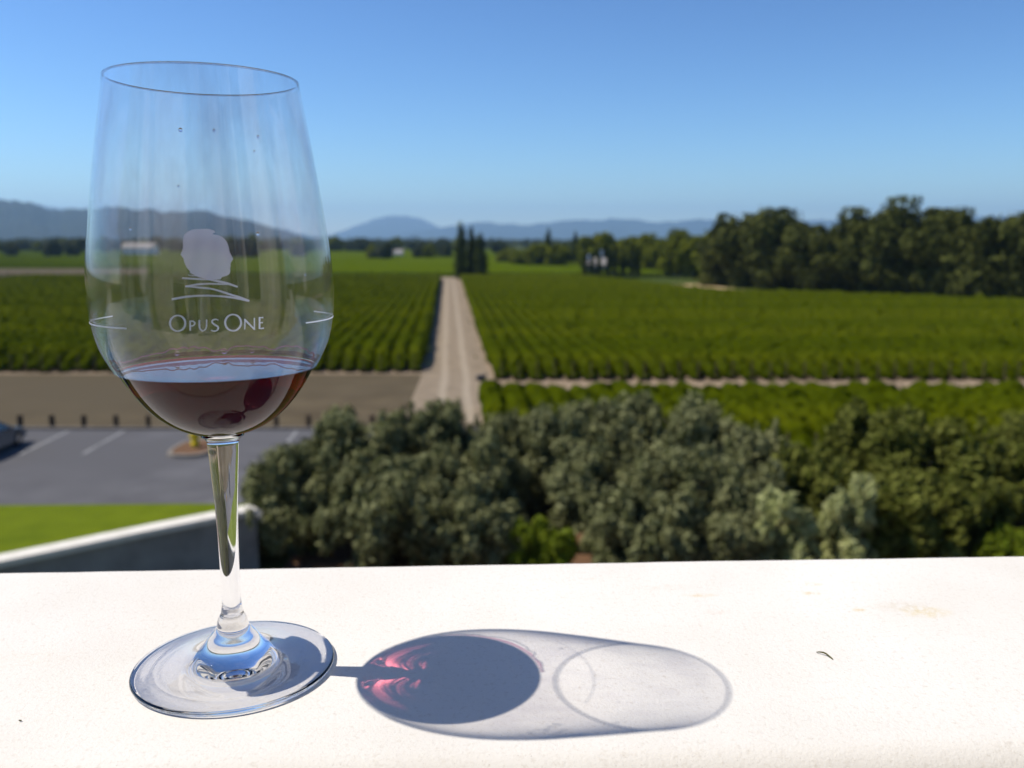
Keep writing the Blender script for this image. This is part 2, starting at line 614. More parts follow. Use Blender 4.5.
# ---- the wine glass
GX, GY = -0.1103, 0.3278
OUT = [  # outer radius by height above the parapet
    (0.0927, 0.0076), (0.0938, 0.0094), (0.0953, 0.0124), (0.0985, 0.0174), (0.1031, 0.0229), (0.1081, 0.0281), (0.1139, 0.0326), (0.1196, 0.0364),
    (0.1253, 0.0395), (0.1310, 0.0419), (0.1385, 0.0436), (0.1477, 0.0443), (0.1606, 0.0438), (0.1751, 0.0419),
    (0.1877, 0.0401), (0.2000, 0.0381), (0.2140, 0.0354), (0.2240, 0.0338)]
OUT = [(z, r * (0.985 if z > 0.2 else 0.977 if z > 0.1 else 0.99)) for z, r in OUT]
OUT_S = catmull(OUT, 6)
OZ = np.array([p[0] for p in OUT_S])
ORR = np.array([p[1] for p in OUT_S])


def outer_r(z):
    return float(np.interp(z, OZ, ORR))


def wall_t(z):
    return float(np.interp(z, [0.0953, 0.105, 0.13, 0.224], [0.0013, 0.0011, 0.0009, 0.0008]))


INNER = [(max(r - wall_t(z) * (1 if z > 0.11 else 1.25), 0.0), z + (0.0 if z > 0.11 else 0.0006 * (0.11 - z) / 0.0147)) for z, r in OUT_S]
glass = empty('wine_glass', (GX, GY, PAR_Z), 0)
tag(glass, 'large clear stemmed wine glass with frosted two-head emblem on the parapet', 'wine glass')

STEM_TOP = 0.0059
stem_side = [(0.0945, STEM_TOP + 0.0020), (0.0936, STEM_TOP + 0.0008), (0.0920, STEM_TOP), (0.0895, STEM_TOP - 0.0002), (0.0848, 0.0054),
             (0.0769, 0.0049), (0.0689, 0.0044), (0.0569, 0.00395), (0.0447, 0.0037), (0.0323, 0.0036), (0.0270, 0.0037), (0.0232, 0.0043)]
stem_s = catmull(stem_side, 5)
WZ = 0.1201                                # level of the wine
ZC = WZ + 0.0005                           # up to here the wine wets the wall and fills the glass's outline
prof = [(outer_r(ZC), ZC)] + [(r, z) for z, r in OUT_S if z > ZC + 0.0003]
tz, tr = prof[-1][1], prof[-1][0]
tw = wall_t(0.224)
rim = [(tr - tw / 2 + tw / 2 * math.cos(a), tz + tw / 2 * math.sin(a)) for a in np.linspace(0, math.pi, 9)[1:-1]]
bowl_prof = prof + rim + [q for q in INNER[::-1] if q[1] > ZC + 0.0003] + [(outer_r(ZC) - wall_t(ZC), ZC), (outer_r(ZC) - 0.00002, ZC)]
v, f = lathe_np(bowl_prof, 192)
bowl = mesh_np('bowl', v, f, M['bowl'], glass, True)

# solid rim bead: the flame-polished lip reads as a fine dark line with sun sparks
rim_ring = []
cz, cr = tz + 0.0001, tr - tw / 2
ring = [(cr + 0.00042 * math.cos(a), cz + 0.00034 * math.sin(a)) for a in np.linspace(0, 2 * math.pi, 13)]
v, f = lathe_np(ring, 192)
mesh_np('rim', v, f, M['glass'], glass, True)

cone = catmull([(0.0043, 0.0232), (0.0053, 0.0212), (0.0058, 0.0196), (0.0060, 0.0180), (0.0067, 0.0168), (0.0085, 0.0147), (0.0110, 0.0112),
                (0.0135, 0.0083), (0.0165, 0.0066), (0.0200, 0.0054), (0.0235, 0.0046)], 5)
cone_base = [(0.0234, 0.0042), (0.0200, 0.0041), (0.0140, 0.0038), (0.0070, 0.0035), (0.0, 0.0034)]
WB = 0.0946                                # lowest point of the liquid, in a rounded well of glass
top_r = stem_s[0][1]
dome = [(top_r * t, WB - 0.0002 + 0.0006 * t * t * (top_r / 0.0076) ** 2) for t in (0.0, 0.3, 0.6, 0.85)]
stem_prof = dome + [(r, z) for z, r in stem_s]
v, f = lathe_np(stem_prof[::-1], 128)
stem = mesh_np('stem', v, f, M['glass'], glass, True)
foot_top = cone[:-1] + catmull([(0.0235, 0.0046), (0.0290, 0.0035), (0.0340, 0.0029), (0.0376, 0.0024)], 5)[0:]
edge = [(0.0378 + 0.0010 * math.cos(a), 0.00138 + 0.00105 * math.sin(a)) for a in np.linspace(math.pi * 0.42, -math.pi * 0.5, 12)]
bottom = catmull([(0.0366, 0.00033), (0.033, 0.0005), (0.026, 0.0009), (0.018, 0.0014), (0.010, 0.0018), (0.004, 0.0020), (0.0, 0.0020)], 4)
v, f = lathe_np((foot_top + edge + bottom)[::-1], 256)
foot = mesh_np('foot', v, f, M['glass'], glass, True)
foot.cycles.is_caustics_caster = True

# ---- emblem, lettering and pour line etched on the bowl
GC = Vector((GX, GY, PAR_Z))
CAMV = Vector((0, 0, CAM_Z))


def bowl_point(px, py, off=0.00012):
    """where the line of sight through that picture point first meets the bowl (local coordinates of the glass)"""
    X, F, U = ray(px, py)
    d = Vector((X, F, U))
    o = CAMV - GC

    def g(t):
        p = o + d * t
        return math.hypot(p.x, p.y) - outer_r(p.z) - off
    t0, t1 = 0.2, None
    t = 0.2
    while t < 0.345:
        if g(t) < 0:
            t1 = t
            break
        t0 = t
        t += 0.002
    if t1 is None:
        t1 = t0
    for _ in range(30):
        tm = (t0 + t1) / 2
        if g(tm) < 0:
            t1 = tm
        else:
            t0 = tm
    return o + d * t0


def zp(x, y):
    return 160 + x / 6.4, 220 + y / 6.4


def stroke(pts, widths, sub=6):
    """flat brush stroke through the given points (drawing units), as a strip of quads on the bowl"""
    P = catmull([(x, y, w) for (x, y), w in zip(pts, widths)], sub)
    V, F = [], []
    for i, (x, y, wd) in enumerate(P):
        x0, y0, _ = P[max(i - 1, 0)]
        x1, y1, _ = P[min(i + 1, len(P) - 1)]
        L = math.hypot(x1 - x0, y1 - y0) or 1
        nx, ny = -(y1 - y0) / L, (x1 - x0) / L
        V.append(bowl_point(*zp(x + nx * wd / 2, y + ny * wd / 2)))
        V.append(bowl_point(*zp(x - nx * wd / 2, y - ny * wd / 2)))
    for i in range(len(P) - 1):
        F.append((2 * i, 2 * i + 1, 2 * i + 3, 2 * i + 2))
    return V, F


HEAD = [(57, 228, 312), (62, 203, 334), (68, 190, 347), (78, 173, 354), (84, 166, 343), (90, 160, 334), (94, 157, 352), (98, 154, 372), (105, 150, 393),
        (120, 147, 412), (140, 146, 428), (160, 147, 436), (180, 147, 441), (195, 142, 443), (210, 136, 448), (222, 131, 455),
        (232, 139, 460), (245, 150, 467), (255, 152, 466), (265, 155, 458), (280, 160, 451), (295, 166, 453), (310, 175, 448),
        (325, 190, 450), (335, 192, 448), (345, 205, 445), (355, 224, 430), (365, 245, 397), (375, 282, 390), (383, 325, 384)]
hy = np.arange(57, 383.1, 3.0)
hl = np.interp(hy, [h[0] for h in HEAD], [h[1] for h in HEAD])
hr = np.interp(hy, [h[0] for h in HEAD], [h[2] for h in HEAD])
V, F = [], []
NC = 16
for y, l, r in zip(hy, hl, hr):
    for k in range(NC + 1):
        V.append(bowl_point(*zp(l + (r - l) * k / NC, y)))
for i in range(len(hy) - 1):
    for k in range(NC):
        a = i * (NC + 1) + k
        F.append((a, a + 1, a + NC + 2, a + NC + 1))
swoosh = [
    stroke([(142, 372), (250, 378), (320, 384)], [9, 11, 4]),
    stroke([(300, 379), (390, 396), (450, 412), (497, 428)], [8, 15, 13, 10]),
    stroke([(163, 426), (235, 413), (310, 408), (385, 410), (430, 414)], [10, 11, 11, 9, 3]),
    stroke([(163, 424), (250, 432), (340, 443), (430, 470), (490, 490)], [8, 10, 10, 12, 8]),
    stroke([(76, 507), (180, 490), (290, 484), (400, 489), (480, 499), (572, 518)], [14, 12, 11, 11, 13, 12]),
    stroke([(440, 474), (510, 494), (568, 514)], [9, 11, 6]),
    stroke([(178, 352), (215, 357), (262, 360)], [4, 6, 3]),
    stroke([(190, 336), (225, 343), (256, 345)], [5, 7, 3]),
]
hv, hf = merge([(V, F)] + swoosh)
logo = mesh_list('etched_emblem', hv, hf, M['etch'], glass)
tag(logo, 'frosted emblem of two joined head profiles above pen strokes')


def ellipse(cx, cy, rx, ry, w0, w1, a0=0, a1=360, n=28):
    pts, ws = [], []
    for k in range(n + 1):
        a = R(a0 + (a1 - a0) * k / n)
        pts.append((cx + rx * math.cos(a), cy + ry * math.sin(a)))
        ws.append(w0 + (w1 - w0) * abs(math.cos(a)))
    return stroke(pts, ws, 2)


glyphs = [
    ellipse(113, 661, 49, 50, 8, 13),                                                  # O
    stroke([(193, 644), (193, 676), (193, 708)], [10, 10, 10], 4),                      # P
    stroke([(193, 648), (212, 648), (223, 660), (214, 675), (193, 679)], [7, 8, 11, 8, 7]),
    stroke([(252, 640), (252, 670), (256, 696), (274, 709), (292, 697), (298, 672), (298, 637)], [11, 11, 10, 8, 8, 8, 8]),   # U
    stroke([(374, 641), (356, 636), (336, 643), (335, 658), (352, 671), (370, 683), (371, 700), (352, 711), (325, 706)], [5, 8, 10, 10, 11, 11, 10, 8, 6]),  # S
    ellipse(468, 657, 51, 52, 8, 13),                                                  # O
    stroke([(544, 636), (543, 668), (542, 700)], [8, 8, 8], 4),                         # N
    stroke([(540, 634), (573, 668), (607, 702)], [11, 11, 9], 4),
    stroke([(604, 626), (604, 664), (604, 700)], [8, 8, 8], 4),
    stroke([(637, 622), (637, 660), (637, 697)], [11, 11, 11], 4),                      # E
    stroke([(633, 625), (650, 625), (661, 624)], [7, 7, 8], 3),
    stroke([(638, 657), (648, 657), (658, 656)], [6, 6, 8], 3),
    stroke([(633, 694), (650, 694), (665, 692)], [7, 7, 9], 3),
]
gv, gf = merge(glyphs)
mesh_list('etched_lettering', gv, gf, M['etch'], glass)

face_a = math.atan2(-GY, -GX)              # direction from the glass to the camera


def arc_band(z, a0, a1, hw=0.00022, n=40):
    V, F = [], []
    for k in range(n + 1):
        a = face_a + R(a0 + (a1 - a0) * k / n)
        for zz in (z - hw, z + hw):
            r = outer_r(zz) + 0.00012
            V.append((r * math.cos(a), r * math.sin(a), zz))
    for k in range(n):
        F.append((2 * k, 2 * k + 2, 2 * k + 3, 2 * k + 1))
    return V, F


for a0, a1 in ((-41, -119), (44, 118)):
    bv, bf = arc_band(0.1392, a0, a1)
    mesh_list('pour_line', bv, bf, M['etch'], glass)

# ---- the wine
IN_R = np.array([p[0] for p in INNER])
IN_Z = np.array([p[1] for p in INNER])


def inner_r(z):
    return float(np.interp(z, IN_Z, IN_R))


wr = inner_r(ZC) - 0.00004
wine_out = [(wr * t, WB + (ZC - WB) * (0.65 * t ** 2 + 0.35 * t ** 4)) for t in np.linspace(0, 1, 48)]
menis = [(wr - 0.00015, WZ + 0.00028), (wr - 0.0005, WZ + 0.0001), (wr - 0.0011, WZ + 0.00002), (wr - 0.0016, WZ)]
flat = [(wr * k, WZ) for k in np.linspace(0.93, 0.0, 14)]
v, f = lathe_np(wine_out + menis + flat, 192)
wine_root = empty('red_wine', (GX, GY, PAR_Z), 0)
tag(wine_root, 'shallow pool of dark red wine in the bottom of the glass bowl', 'wine')
wine = mesh_np('wine_body', v, f, M['wine'], wine_root, True)
wine.cycles.is_caustics_caster = True
sharp = wine.data.attributes.new('sharp_edge', 'BOOLEAN', 'EDGE')
for e in wine.data.edges:                   # the liquid's top meets the wall in a crisp line
    i0, i1 = e.vertices
    if i0 // 192 == i1 // 192 and i0 // 192 in (47, 51):
        sharp.data[e.index].value = True


def inner_strip(pts, half):
    """wavy bead of liquid clinging to the inside wall: pts are (angle deg, z)"""
    V = []
    P = [((inner_r(z) - half * 0.6) * math.cos(face_a + R(a)), (inner_r(z) - half * 0.6) * math.sin(face_a + R(a)), z) for a, z in pts]
    return tube(P, [half] * len(P), 8, True)


# uneven tide line of wine round the inside, with a few higher tongues where the liquid ran down
pts = []
for a_ in range(-180, 180, 2):
    n1 = mnoise.noise(Vector((math.cos(R(a_)) * 2.1, math.sin(R(a_)) * 2.1, 3.7)))
    n2 = mnoise.noise(Vector((math.cos(R(a_)) * 6.5, math.sin(R(a_)) * 6.5, 8.1)))
    pts.append((a_, WZ + 0.0030 + 0.0026 * abs(n2) + 0.0036 * max(n1, -0.4)))
pts.append((180, pts[0][1]))
pts = [(a_ + 180, z_) for a_, z_ in pts]                     # start at the front so the back of the bowl is one run
pts = [q for q in pts if 75 < q[0] < 300]
tv, tf = inner_strip(pts, 0.00022)
mesh_list('tide_line', tv, tf, M['tide'], wine_root, True)
# reddish film between the surface and the tide line
V, F = [], []
for i, (a_, z_) in enumerate(pts):
    aa = face_a + R(a_)
    zt = WZ + 0.0012 + (z_ - WZ) * 0.35
    for zz in (WZ + 0.0012, zt):
        r = inner_r(zz) - 0.00015
        V.append((r * math.cos(aa), r * math.sin(aa), zz))
for i in range(len(pts) - 1):
    F.append((2 * i, 2 * i + 2, 2 * i + 3, 2 * i + 1))
mesh_list('film', V, F, M['film'], wine_root, True)


# ---- small drops on the inside of the bowl
def drop_mesh(r):
    bm = bmesh.new()
    bmesh.ops.create_icosphere(bm, subdivisions=3, radius=r)
    for v_ in bm.verts:
        v_.co.x *= 0.30
        v_.co.z *= 1.15 if v_.co.z < 0 else 0.95
    return bm


drops = [(196, 0.2105, 0.0011, 'wide clear drop hanging left of centre below the far rim'), (175, 0.2110, 0.0008, 'small clear drop right of centre below the far rim'),
         (146, 0.2085, 0.0008, 'small clear drop high on the right inside of the bowl'), (150, 0.2030, 0.0006, 'tiny clear drop beneath the one at the upper right of the bowl'),
         (-10, 0.1700, 0.0007, 'tiny clear drop just above the frosted heads emblem'), (-38, 0.1715, 0.0006, 'tiny clear drop left above the frosted heads emblem'),
         (21, 0.1700, 0.0008, 'clear drop right above the frosted heads emblem'), (-14, 0.1850, 0.0005, 'tiny clear drop at mid height of the empty bowl'),
         (46, 0.1560, 0.0005, 'tiny clear drop to the right of the frosted heads'),
         (176, 0.1225, 0.0016, 'round reddish drop at centre of the far edge of the wine'), (206, 0.1228, 0.0014, 'round reddish drop at the left of the far edge of the wine'),
         (158, 0.1224, 0.0012, 'round reddish drop at the right of the far edge of the wine')]
for a_, z_, r_, lab in drops:
    aa = face_a + R(a_)
    rr = inner_r(z_) - r_ * 0.25
    o = from_bm('liquid_drop', drop_mesh(r_ * 0.75), M['water'], None, True)
    o.location = (GX + rr * math.cos(aa), GY + rr * math.sin(aa), PAR_Z + z_)
    o.rotation_euler = (0, 0, aa)
    tag(o, lab, 'drop', 'drops on the inside of the glass')

# ---- twig and a crumb on the parapet
P = [(-0.0024, 0.0031, 0.0005), (-0.0012, 0.0022, 0.0010), (0.0002, 0.0009, 0.0012), (0.0014, -0.0010, 0.0008), (0.0022, -0.0028, 0.0004)]
tv, tf = tube(catmull(P, 4), [0.0002 + 0.00012 * math.sin(i / 16 * 3.1) for i in range(17)], 6)
o = mesh_list('twig', tv, tf, M['twig'], None, True)
o.location = (0.1277, 0.3365, PAR_Z)
tag(o, 'tiny dark curved twig lying on the right part of the white parapet', 'twig')
bm = bmesh.new()
bmesh.ops.create_icosphere(bm, subdivisions=2, radius=0.0004)
for v_ in bm.verts:
    v_.co = Vector((v_.co.x * 1.6, v_.co.y * 0.7, v_.co.z * 0.6)) * (1 + 0.25 * mnoise.noise(v_.co * 2500))
o = from_bm('soil_crumb', bm, M['twig'])
o.location = (-0.1737, 0.2875, PAR_Z + 0.0005)
tag(o, 'tiny brown crumb on the parapet left of the glass foot', 'crumb')


# ---- winery building behind the camera and below the parapet
def build_winery():
    root = empty('winery_building', (0, 0, 0), PAR_ROT)
    tag(root, 'pale stone winery terrace and colonnade mirrored in the glass', 'building')
    bm = bmesh.new()
    bm_box(bm, 0, -2.4, PAR_Z - 1.06 - 0.2, 30, 5.2, 0.4)
    from_bm('terrace_floor', bm, M['white_stone'], root)
    bm = bmesh.new()
    bm_box(bm, 0, 0.36, (PAR_Z - 1.07) / 2, 30, 0.16, PAR_Z - 1.07)
    from_bm('facade_wall', bm, M['wall_face'], root)
    bm = bmesh.new()
    bm_box(bm, 0, -3.9, PAR_Z - 1.06 + 4.2, 30, 0.4, 8.4)  # unseen wall, made tall and close to block blue sky light
    from_bm('sky_blocking_back_wall', bm, M['wall_face'], root)
    bm = bmesh.new()
    bm_box(bm, 0, -2.9, PAR_Z - 1.06 + 4.25, 30, 1.6, 0.5, 0.03)
    from_bm('entablature', bm, M['white_stone'], root)
    bm = bmesh.new()
    bmesh.ops.create_cone(bm, cap_ends=True, segments=24, radius1=0.30, radius2=0.26, depth=3.7)
    for v_ in bm.verts:
        v_.co.z += 1.97
    bm_box(bm, 0, 0, 0.06, 0.75, 0.75, 0.12, 0.01)
    bm_box(bm, 0, 0, 3.9, 0.7, 0.7, 0.2, 0.01)
    c0 = from_bm('column', bm, M['white_paint'], root, False)
    xs = [-8.2, -5.6, -3.0, 0.2, 2.6, 5.2, 7.8]
    for i, x in enumerate(xs):
        o = c0 if i == 0 else c0.copy()
        if i:
            link(o, root)
        o.location = (x, -2.6, PAR_Z - 1.06)


build_winery()


def build_fill_wing():  # unseen wing, added to bounce warm sunlight into the parapet's shadows
    root = empty('added_fill_wing', (0, 0, 0), PAR_ROT)
    tag(root, 'unseen pale stone wing added beside the terrace to bounce warm light', 'building')
    bm = bmesh.new()
    bm_box(bm, 4.4, -3.4, PAR_Z - 1.06 + 3.0, 4.0, 6.4, 6.0, 0.03)
    body = from_bm('fill_wing_wall', bm, M['white_stone'], root)
    for y in (-1.6, -3.4, -5.2):
        bm = bmesh.new()
        bm_box(bm, 2.39, y, PAR_Z - 1.06 + 2.2, 0.06, 0.8, 2.4)
        wf = from_bm('window', bm, M['window'], root)
        for dy in (-0.45, 0.45):
            bm = bmesh.new()
            bm_box(bm, 2.38, y + dy, PAR_Z - 1.06 + 2.2, 0.10, 0.1, 2.6, 0.01)
            from_bm('window_frame', bm, M['white_paint'], wf)


build_fill_wing()


# ================================================================== LANDSCAPE
def sheet(name, pts, z, mat, kind='structure'):
    o = mesh_list(name, [(x, y, z) for x, y in pts], [tuple(range(len(pts)))], mat)
    return tag(o, kind=kind)


TR = -0.0717          # the vine rows and the track run a little to the left of straight ahead


def along(lat58, d):
    return lat58 + TR * (d - 58)


sheet('ground', [(-40000, -2000), (40000, -2000), (40000, 60000), (-40000, 60000)], 0.0, M['ground'])
sheet('headland', [(-75, 43.2), (2, 43.2), (1.2, 57.0), (-2.2, 62.0), (-80, 62.0)], 0.004, M['dirt'])
sheet('vineyard_soil', [(-1.2, 35), (60, 35), (110, 58), (110, 130), (74, 130), (36, 180), (23, 224), (-150, 224), (-90, 61.5), (-6.6, 61.5), (-2, 58), (-1.4, 57)], 0.008, M['soil'])


def make_track_mat():
    """packed earth with two paler wheel ruts"""
    m, nt, out = new_mat('track_earth')
    co = pos_coord(nt)
    sep = N(nt, 'ShaderNodeSeparateXYZ')
    nt.links.new(co, sep.inputs[0])
    wob = math_node(nt, 'MULTIPLY', math_node(nt, 'SUBTRACT', noise_tex(nt, co, 0.08, 2), 0.5), 0.5)
    x = math_node(nt, 'ABSOLUTE', math_node(nt, 'ADD', sep.outputs[0], wob))
    rut = math_node(nt, 'SUBTRACT', 1.0, math_node(nt, 'MULTIPLY', math_node(nt, 'ABSOLUTE', math_node(nt, 'SUBTRACT', x, 0.75)), 2.6))
    rut = math_node(nt, 'MAXIMUM', rut, 0.0)
    f = noise_tex(nt, co, 0.9, 5)
    base = ramp(nt, f, [(0.3, (0.185, 0.145, 0.10)), (0.7, (0.285, 0.225, 0.155))])
    cc = mixc(nt, math_node(nt, 'MULTIPLY', rut, 0.75), base, (0.37, 0.31, 0.23))
    b = N(nt, 'ShaderNodeBsdfPrincipled')
    nt.links.new(cc, b.inputs['Base Color'])
    b.inputs['Roughness'].default_value = 0.95
    b.inputs['Specular IOR Level'].default_value = 0.1
    nt.links.new(b.outputs[0], out.inputs[0])
    return m


# the dirt track, in its own axes so the ruts follow it
tl = 172.0
tr_o = mesh_list('dirt_track', [(-2.9, -13.0, 0), (2.9, -13, 0), (2.45, 0, 0), (2.25, tl, 0), (-2.15, tl, 0), (-2.3, 4, 0)], [(0, 1, 2, 3, 4, 5)], make_track_mat())
tr_o.location = (-3.75, 57.5, 0.012)
tr_o.rotation_euler = (0, 0, math.atan(-TR))
tag(tr_o, kind='structure')

# car park, kerb, bays
sheet('parking_lot', [(-75, 27.5), (45, 27.5), (45, 33.0), (12, 36.0), (0.5, 43.0), (-75, 43.0)], 0.016, M['asphalt'])
bm = bmesh.new()
bm_box(bm, -37.5, 43.1, 0.07, 77, 0.2, 0.14, 0.02)
tag(from_bm('kerb', bm, M['kerb']), kind='structure')
bm = bmesh.new()
bm_box(bm, 28, 33.6, 0.07, 34, 0.22, 0.14, 0.02, Vector((0, 0, 0)).to_track_quat('Z', 'Y').to_matrix() if False else None)
tag(from_bm('drive_kerb', bm, M['white_stone']), kind='structure')
for i, x in enumerate((-10.75, -19.35, -22.1, -24.9, -27.7, -8.0, -5.2)):
    dx = 0.055 * 5
    sheet('bay_line', [(x, 42.8), (x + 0.14, 42.8), (x + 0.14 + dx, 37.9), (x + dx, 37.9)], 0.020, M['paint'])

sheet('planting_bed', [(-6.6, 17), (45, 17), (45, 28.6), (14, 29.5), (2, 32.5), (-4.5, 29.5), (-6.6, 25.5)], 0.026, M['mulch'])

# planted island with a yellow hydrant
isl = empty('planted_island', (-14.3, 38.9, 0.016))
tag(isl, 'kerbed mulch island in the car park around the yellow hydrant', 'planter')
V, F = [], []
n = 40
prof = [(1.0, 0.0), (1.0, 0.13), (0.86, 0.13), (0.84, 0.10)]
for (k, z) in prof:
    for i in range(n):
        a = 2 * math.pi * i / n
        V.append((1.0 * k * math.copysign(abs(math.cos(a)) ** 0.7, math.cos(a)), 1.7 * k * math.copysign(abs(math.sin(a)) ** 0.7, math.sin(a)), z))
for j in range(3):
    for i in range(n):
        F.append((j * n + i, j * n + (i + 1) % n, (j + 1) * n + (i + 1) % n, (j + 1) * n + i))
mesh_list('kerb_ring', V, F, M['kerb'], isl)
V2 = [V[3 * n + i] for i in range(n)]
mesh_list('mulch_bed', [(x, y, 0.11 + 0.0 * z) for x, y, z in V2], [tuple(range(n))], M['mulch'], isl)
hyd = empty('fire_hydrant', (-14.35, 38.9, 0.126))
tag(hyd, 'small yellow fire hydrant standing on the mulch island', 'hydrant')
v, f = lathe_np([(0, 0.80), (0.05, 0.80), (0.06, 0.77), (0.13, 0.73), (0.17, 0.66), (0.18, 0.62), (0.15, 0.61), (0.15, 0.20), (0.2, 0.18), (0.2, 0.12), (0.16, 0.11), (0.16, 0.0)][::-1], 24)
mesh_np('barrel', v, f, M['yellow'], hyd, True)
for s_ in (-1, 1):
    tv, tf = tube([(0.12 * s_, 0, 0.48), (0.25 * s_, 0, 0.48)], [0.07, 0.07], 12)
    mesh_list('outlet', tv, tf, M['yellow'], hyd)
tv, tf = tube([(0, -0.12, 0.42), (0, -0.27, 0.42)], [0.09, 0.09], 12)
mesh_list('outlet', tv, tf, M['yellow'], hyd)

# timber posts behind the kerb
ORD = ['first', 'second', 'third', 'fourth', 'fifth', 'sixth', 'seventh', 'eighth', 'ninth', 'tenth', 'eleventh', 'twelfth', 'thirteenth', 'fourteenth', 'fifteenth', 'sixteenth', 'seventeenth', 'eighteenth', 'nineteenth', 'twentieth']


def ordinal(n):
    if n <= 20:
        return ORD[n - 1]
    suf = 'th' if 10 <= n % 100 <= 20 else {1: 'st', 2: 'nd', 3: 'rd'}.get(n % 10, 'th')
    return f'{n}{suf}'


bm = bmesh.new()
bm_box(bm, 0, 0, 0.33, 0.22, 0.22, 0.66, 0.025)
post0 = from_bm('timber_post', bm, M['wood_post'])
for i in range(12):
    o = post0 if i == 0 else post0.copy()
    if i:
        link(o)
    o.location = (-24.9 + 1.62 * i, 43.65 + 0.03 * math.sin(i * 2.3), -0.02)
    o.rotation_euler = (R(1.5 * math.sin(i * 1.7)), R(1.5 * math.cos(i * 2.9)), 0.1 * i)
    tag(o, f'short brown timber post behind the car park kerb, {ordinal(i + 1)} from the left', 'post', 'timber posts along the car park kerb')

# parked car
def build_car():
    root = empty('parked_car', (-23.55, 38.2, 0.016), R(4))
    tag(root, 'grey car parked at the left end of the car park, its rear corner in view', 'car')
    L, W = 4.5, 1.80
    side = [(-2.2, 0.34), (-2.24, 0.62), (-2.18, 0.90), (-1.85, 0.98), (-1.0, 1.0), (0.9, 0.95), (1.75, 0.82), (2.18, 0.66), (2.25, 0.45), (2.2, 0.30), (1.75, 0.24), (-1.8, 0.24)]
    rings = []
    for k, (xf, inset) in enumerate(((-0.5, 0.10), (-0.47, 0.02), (-0.3, 0.0), (0.3, 0.0), (0.47, 0.02), (0.5, 0.10))):
        rings.append([(xf * W * (1 if abs(z) < 0.8 else 0.97), y * (1 - inset * 0.3), z - inset * 0.12 * (1 if z > 0.6 else -0.6)) for y, z in side])
    V = [p for r in rings for p in r]
    n = len(side)
    F = []
    for i in range(len(rings) - 1):
        for k in range(n):
            F.append((i * n + k, i * n + (k + 1) % n, (i + 1) * n + (k + 1) % n, (i + 1) * n + k))
    F.append(tuple(range(n)))
    F.append(tuple((len(rings) - 1) * n + k for k in range(n)))
    bm = bmesh.new()
    vv = [bm.verts.new(p) for p in V]
    for q in F:
        bm.faces.new([vv[i] for i in q])
    body = from_bm('body', bm, M['car_paint'], root, False)
    # cabin: glass house under a painted roof
    cab = [(-1.95, 0.96), (-1.45, 1.40), (-0.9, 1.46), (0.1, 1.44), (0.95, 0.94)]
    bm = bmesh.new()
    A = [bm.verts.new((-0.80 + max(0, z - 0.96) * 0.42, y, z)) for y, z in cab]
    B = [bm.verts.new((0.80 - max(0, z - 0.96) * 0.42, y, z)) for y, z in cab]
    for k in range(len(cab) - 1):
        bm.faces.new((A[k], A[k + 1], B[k + 1], B[k]))
    bm.faces.new(A)
    bm.faces.new(B[::-1])
    bm.faces.new((A[0], B[0], B[-1], A[-1]))
    from_bm('window', bm, M['car_glass'], root)
    bm = bmesh.new()
    rp = [(-1.50, 1.405), (-0.9, 1.475), (0.1, 1.455), (0.2, 1.42)]
    A = [bm.verts.new((-0.64, y, z)) for y, z in rp]
    B = [bm.verts.new((0.64, y, z)) for y, z in rp]
    for k in range(3):
        bm.faces.new((A[k], A[k + 1], B[k + 1], B[k]))
    bm.faces.new((A[0], B[0], B[3], A[3]))
    from_bm('roof', bm, M['car_paint'], root)
    for sx in (-1, 1):
        tv, tf = tube([(sx * 0.80, -1.95, 0.97), (sx * 0.615, -1.45, 1.41), (sx * 0.60, -0.9, 1.465), (sx * 0.605, 0.1, 1.445), (sx * 0.80, 0.97, 0.95)], [0.035] * 5, 6)
        mesh_list('pillar', tv, tf, M['car_paint'], root)
        bm = bmesh.new()
        bm_box(bm, sx * 0.70, -2.22, 0.74, 0.34, 0.08, 0.16, 0.02)
        from_bm('tail_light', bm, M['red_lens'], root)
        bm = bmesh.new()
        bm_box(bm, sx * 0.97, 0.62, 1.0, 0.18, 0.12, 0.13, 0.03)
        from_bm('mirror', bm, M['car_paint'], root)
        for y in (-1.38, 1.38):
            wv, wf = lathe_np([(0.20, 0.11), (0.30, 0.11), (0.335, 0.08), (0.335, -0.08), (0.30, -0.11), (0.20, -0.11)][::-1], 28)
            wv = np.stack([wv[:, 2], wv[:, 0], wv[:, 1]], 1) + np.array([sx * 0.82, y, 0.335])
            wh = mesh_np('wheel', wv, wf, M['rubber'], root, True)
            tv, tf = tube([(sx * 0.78, y, 0.335), (sx * 0.915, y, 0.335)], [0.205, 0.205], 20)
            mesh_list('rim', tv, tf, M['alloy'], wh)


build_car()

# lawn bank held by the curved stone wall, lower left
V, F = [], []
crest = [(-60, 25.0), (-30, 24.8), (-14.8, 24.75), (-9.5, 24.8), (-7.6, 24.6)]
front = [(-60, -6.0), (-24, 10.0), (-12.35, 20.3), (-8.8, 23.3), (-7.45, 24.4)]
back = [(-60, 27.4), (-30, 27.3), (-14.8, 27.2), (-9.3, 27.0), (-6.9, 25.9)]
for j in range(5):
    for m_ in range(13):
        t = m_ / 8
        if t <= 1:
            x = front[j][0] + (crest[j][0] - front[j][0]) * t
            y = front[j][1] + (crest[j][1] - front[j][1]) * t
            z = 1.78 + 0.05 * math.sin(x * 1.3 + y)
        else:
            u = (m_ - 8) / 4
            x = crest[j][0] + (back[j][0] - crest[j][0]) * u
            y = crest[j][1] + (back[j][1] - crest[j][1]) * u
            z = 1.78 * (1 - u) ** 1.3 * (1.0 if j < 4 else 0.98) + 0.03
        V.append((x, y, z))
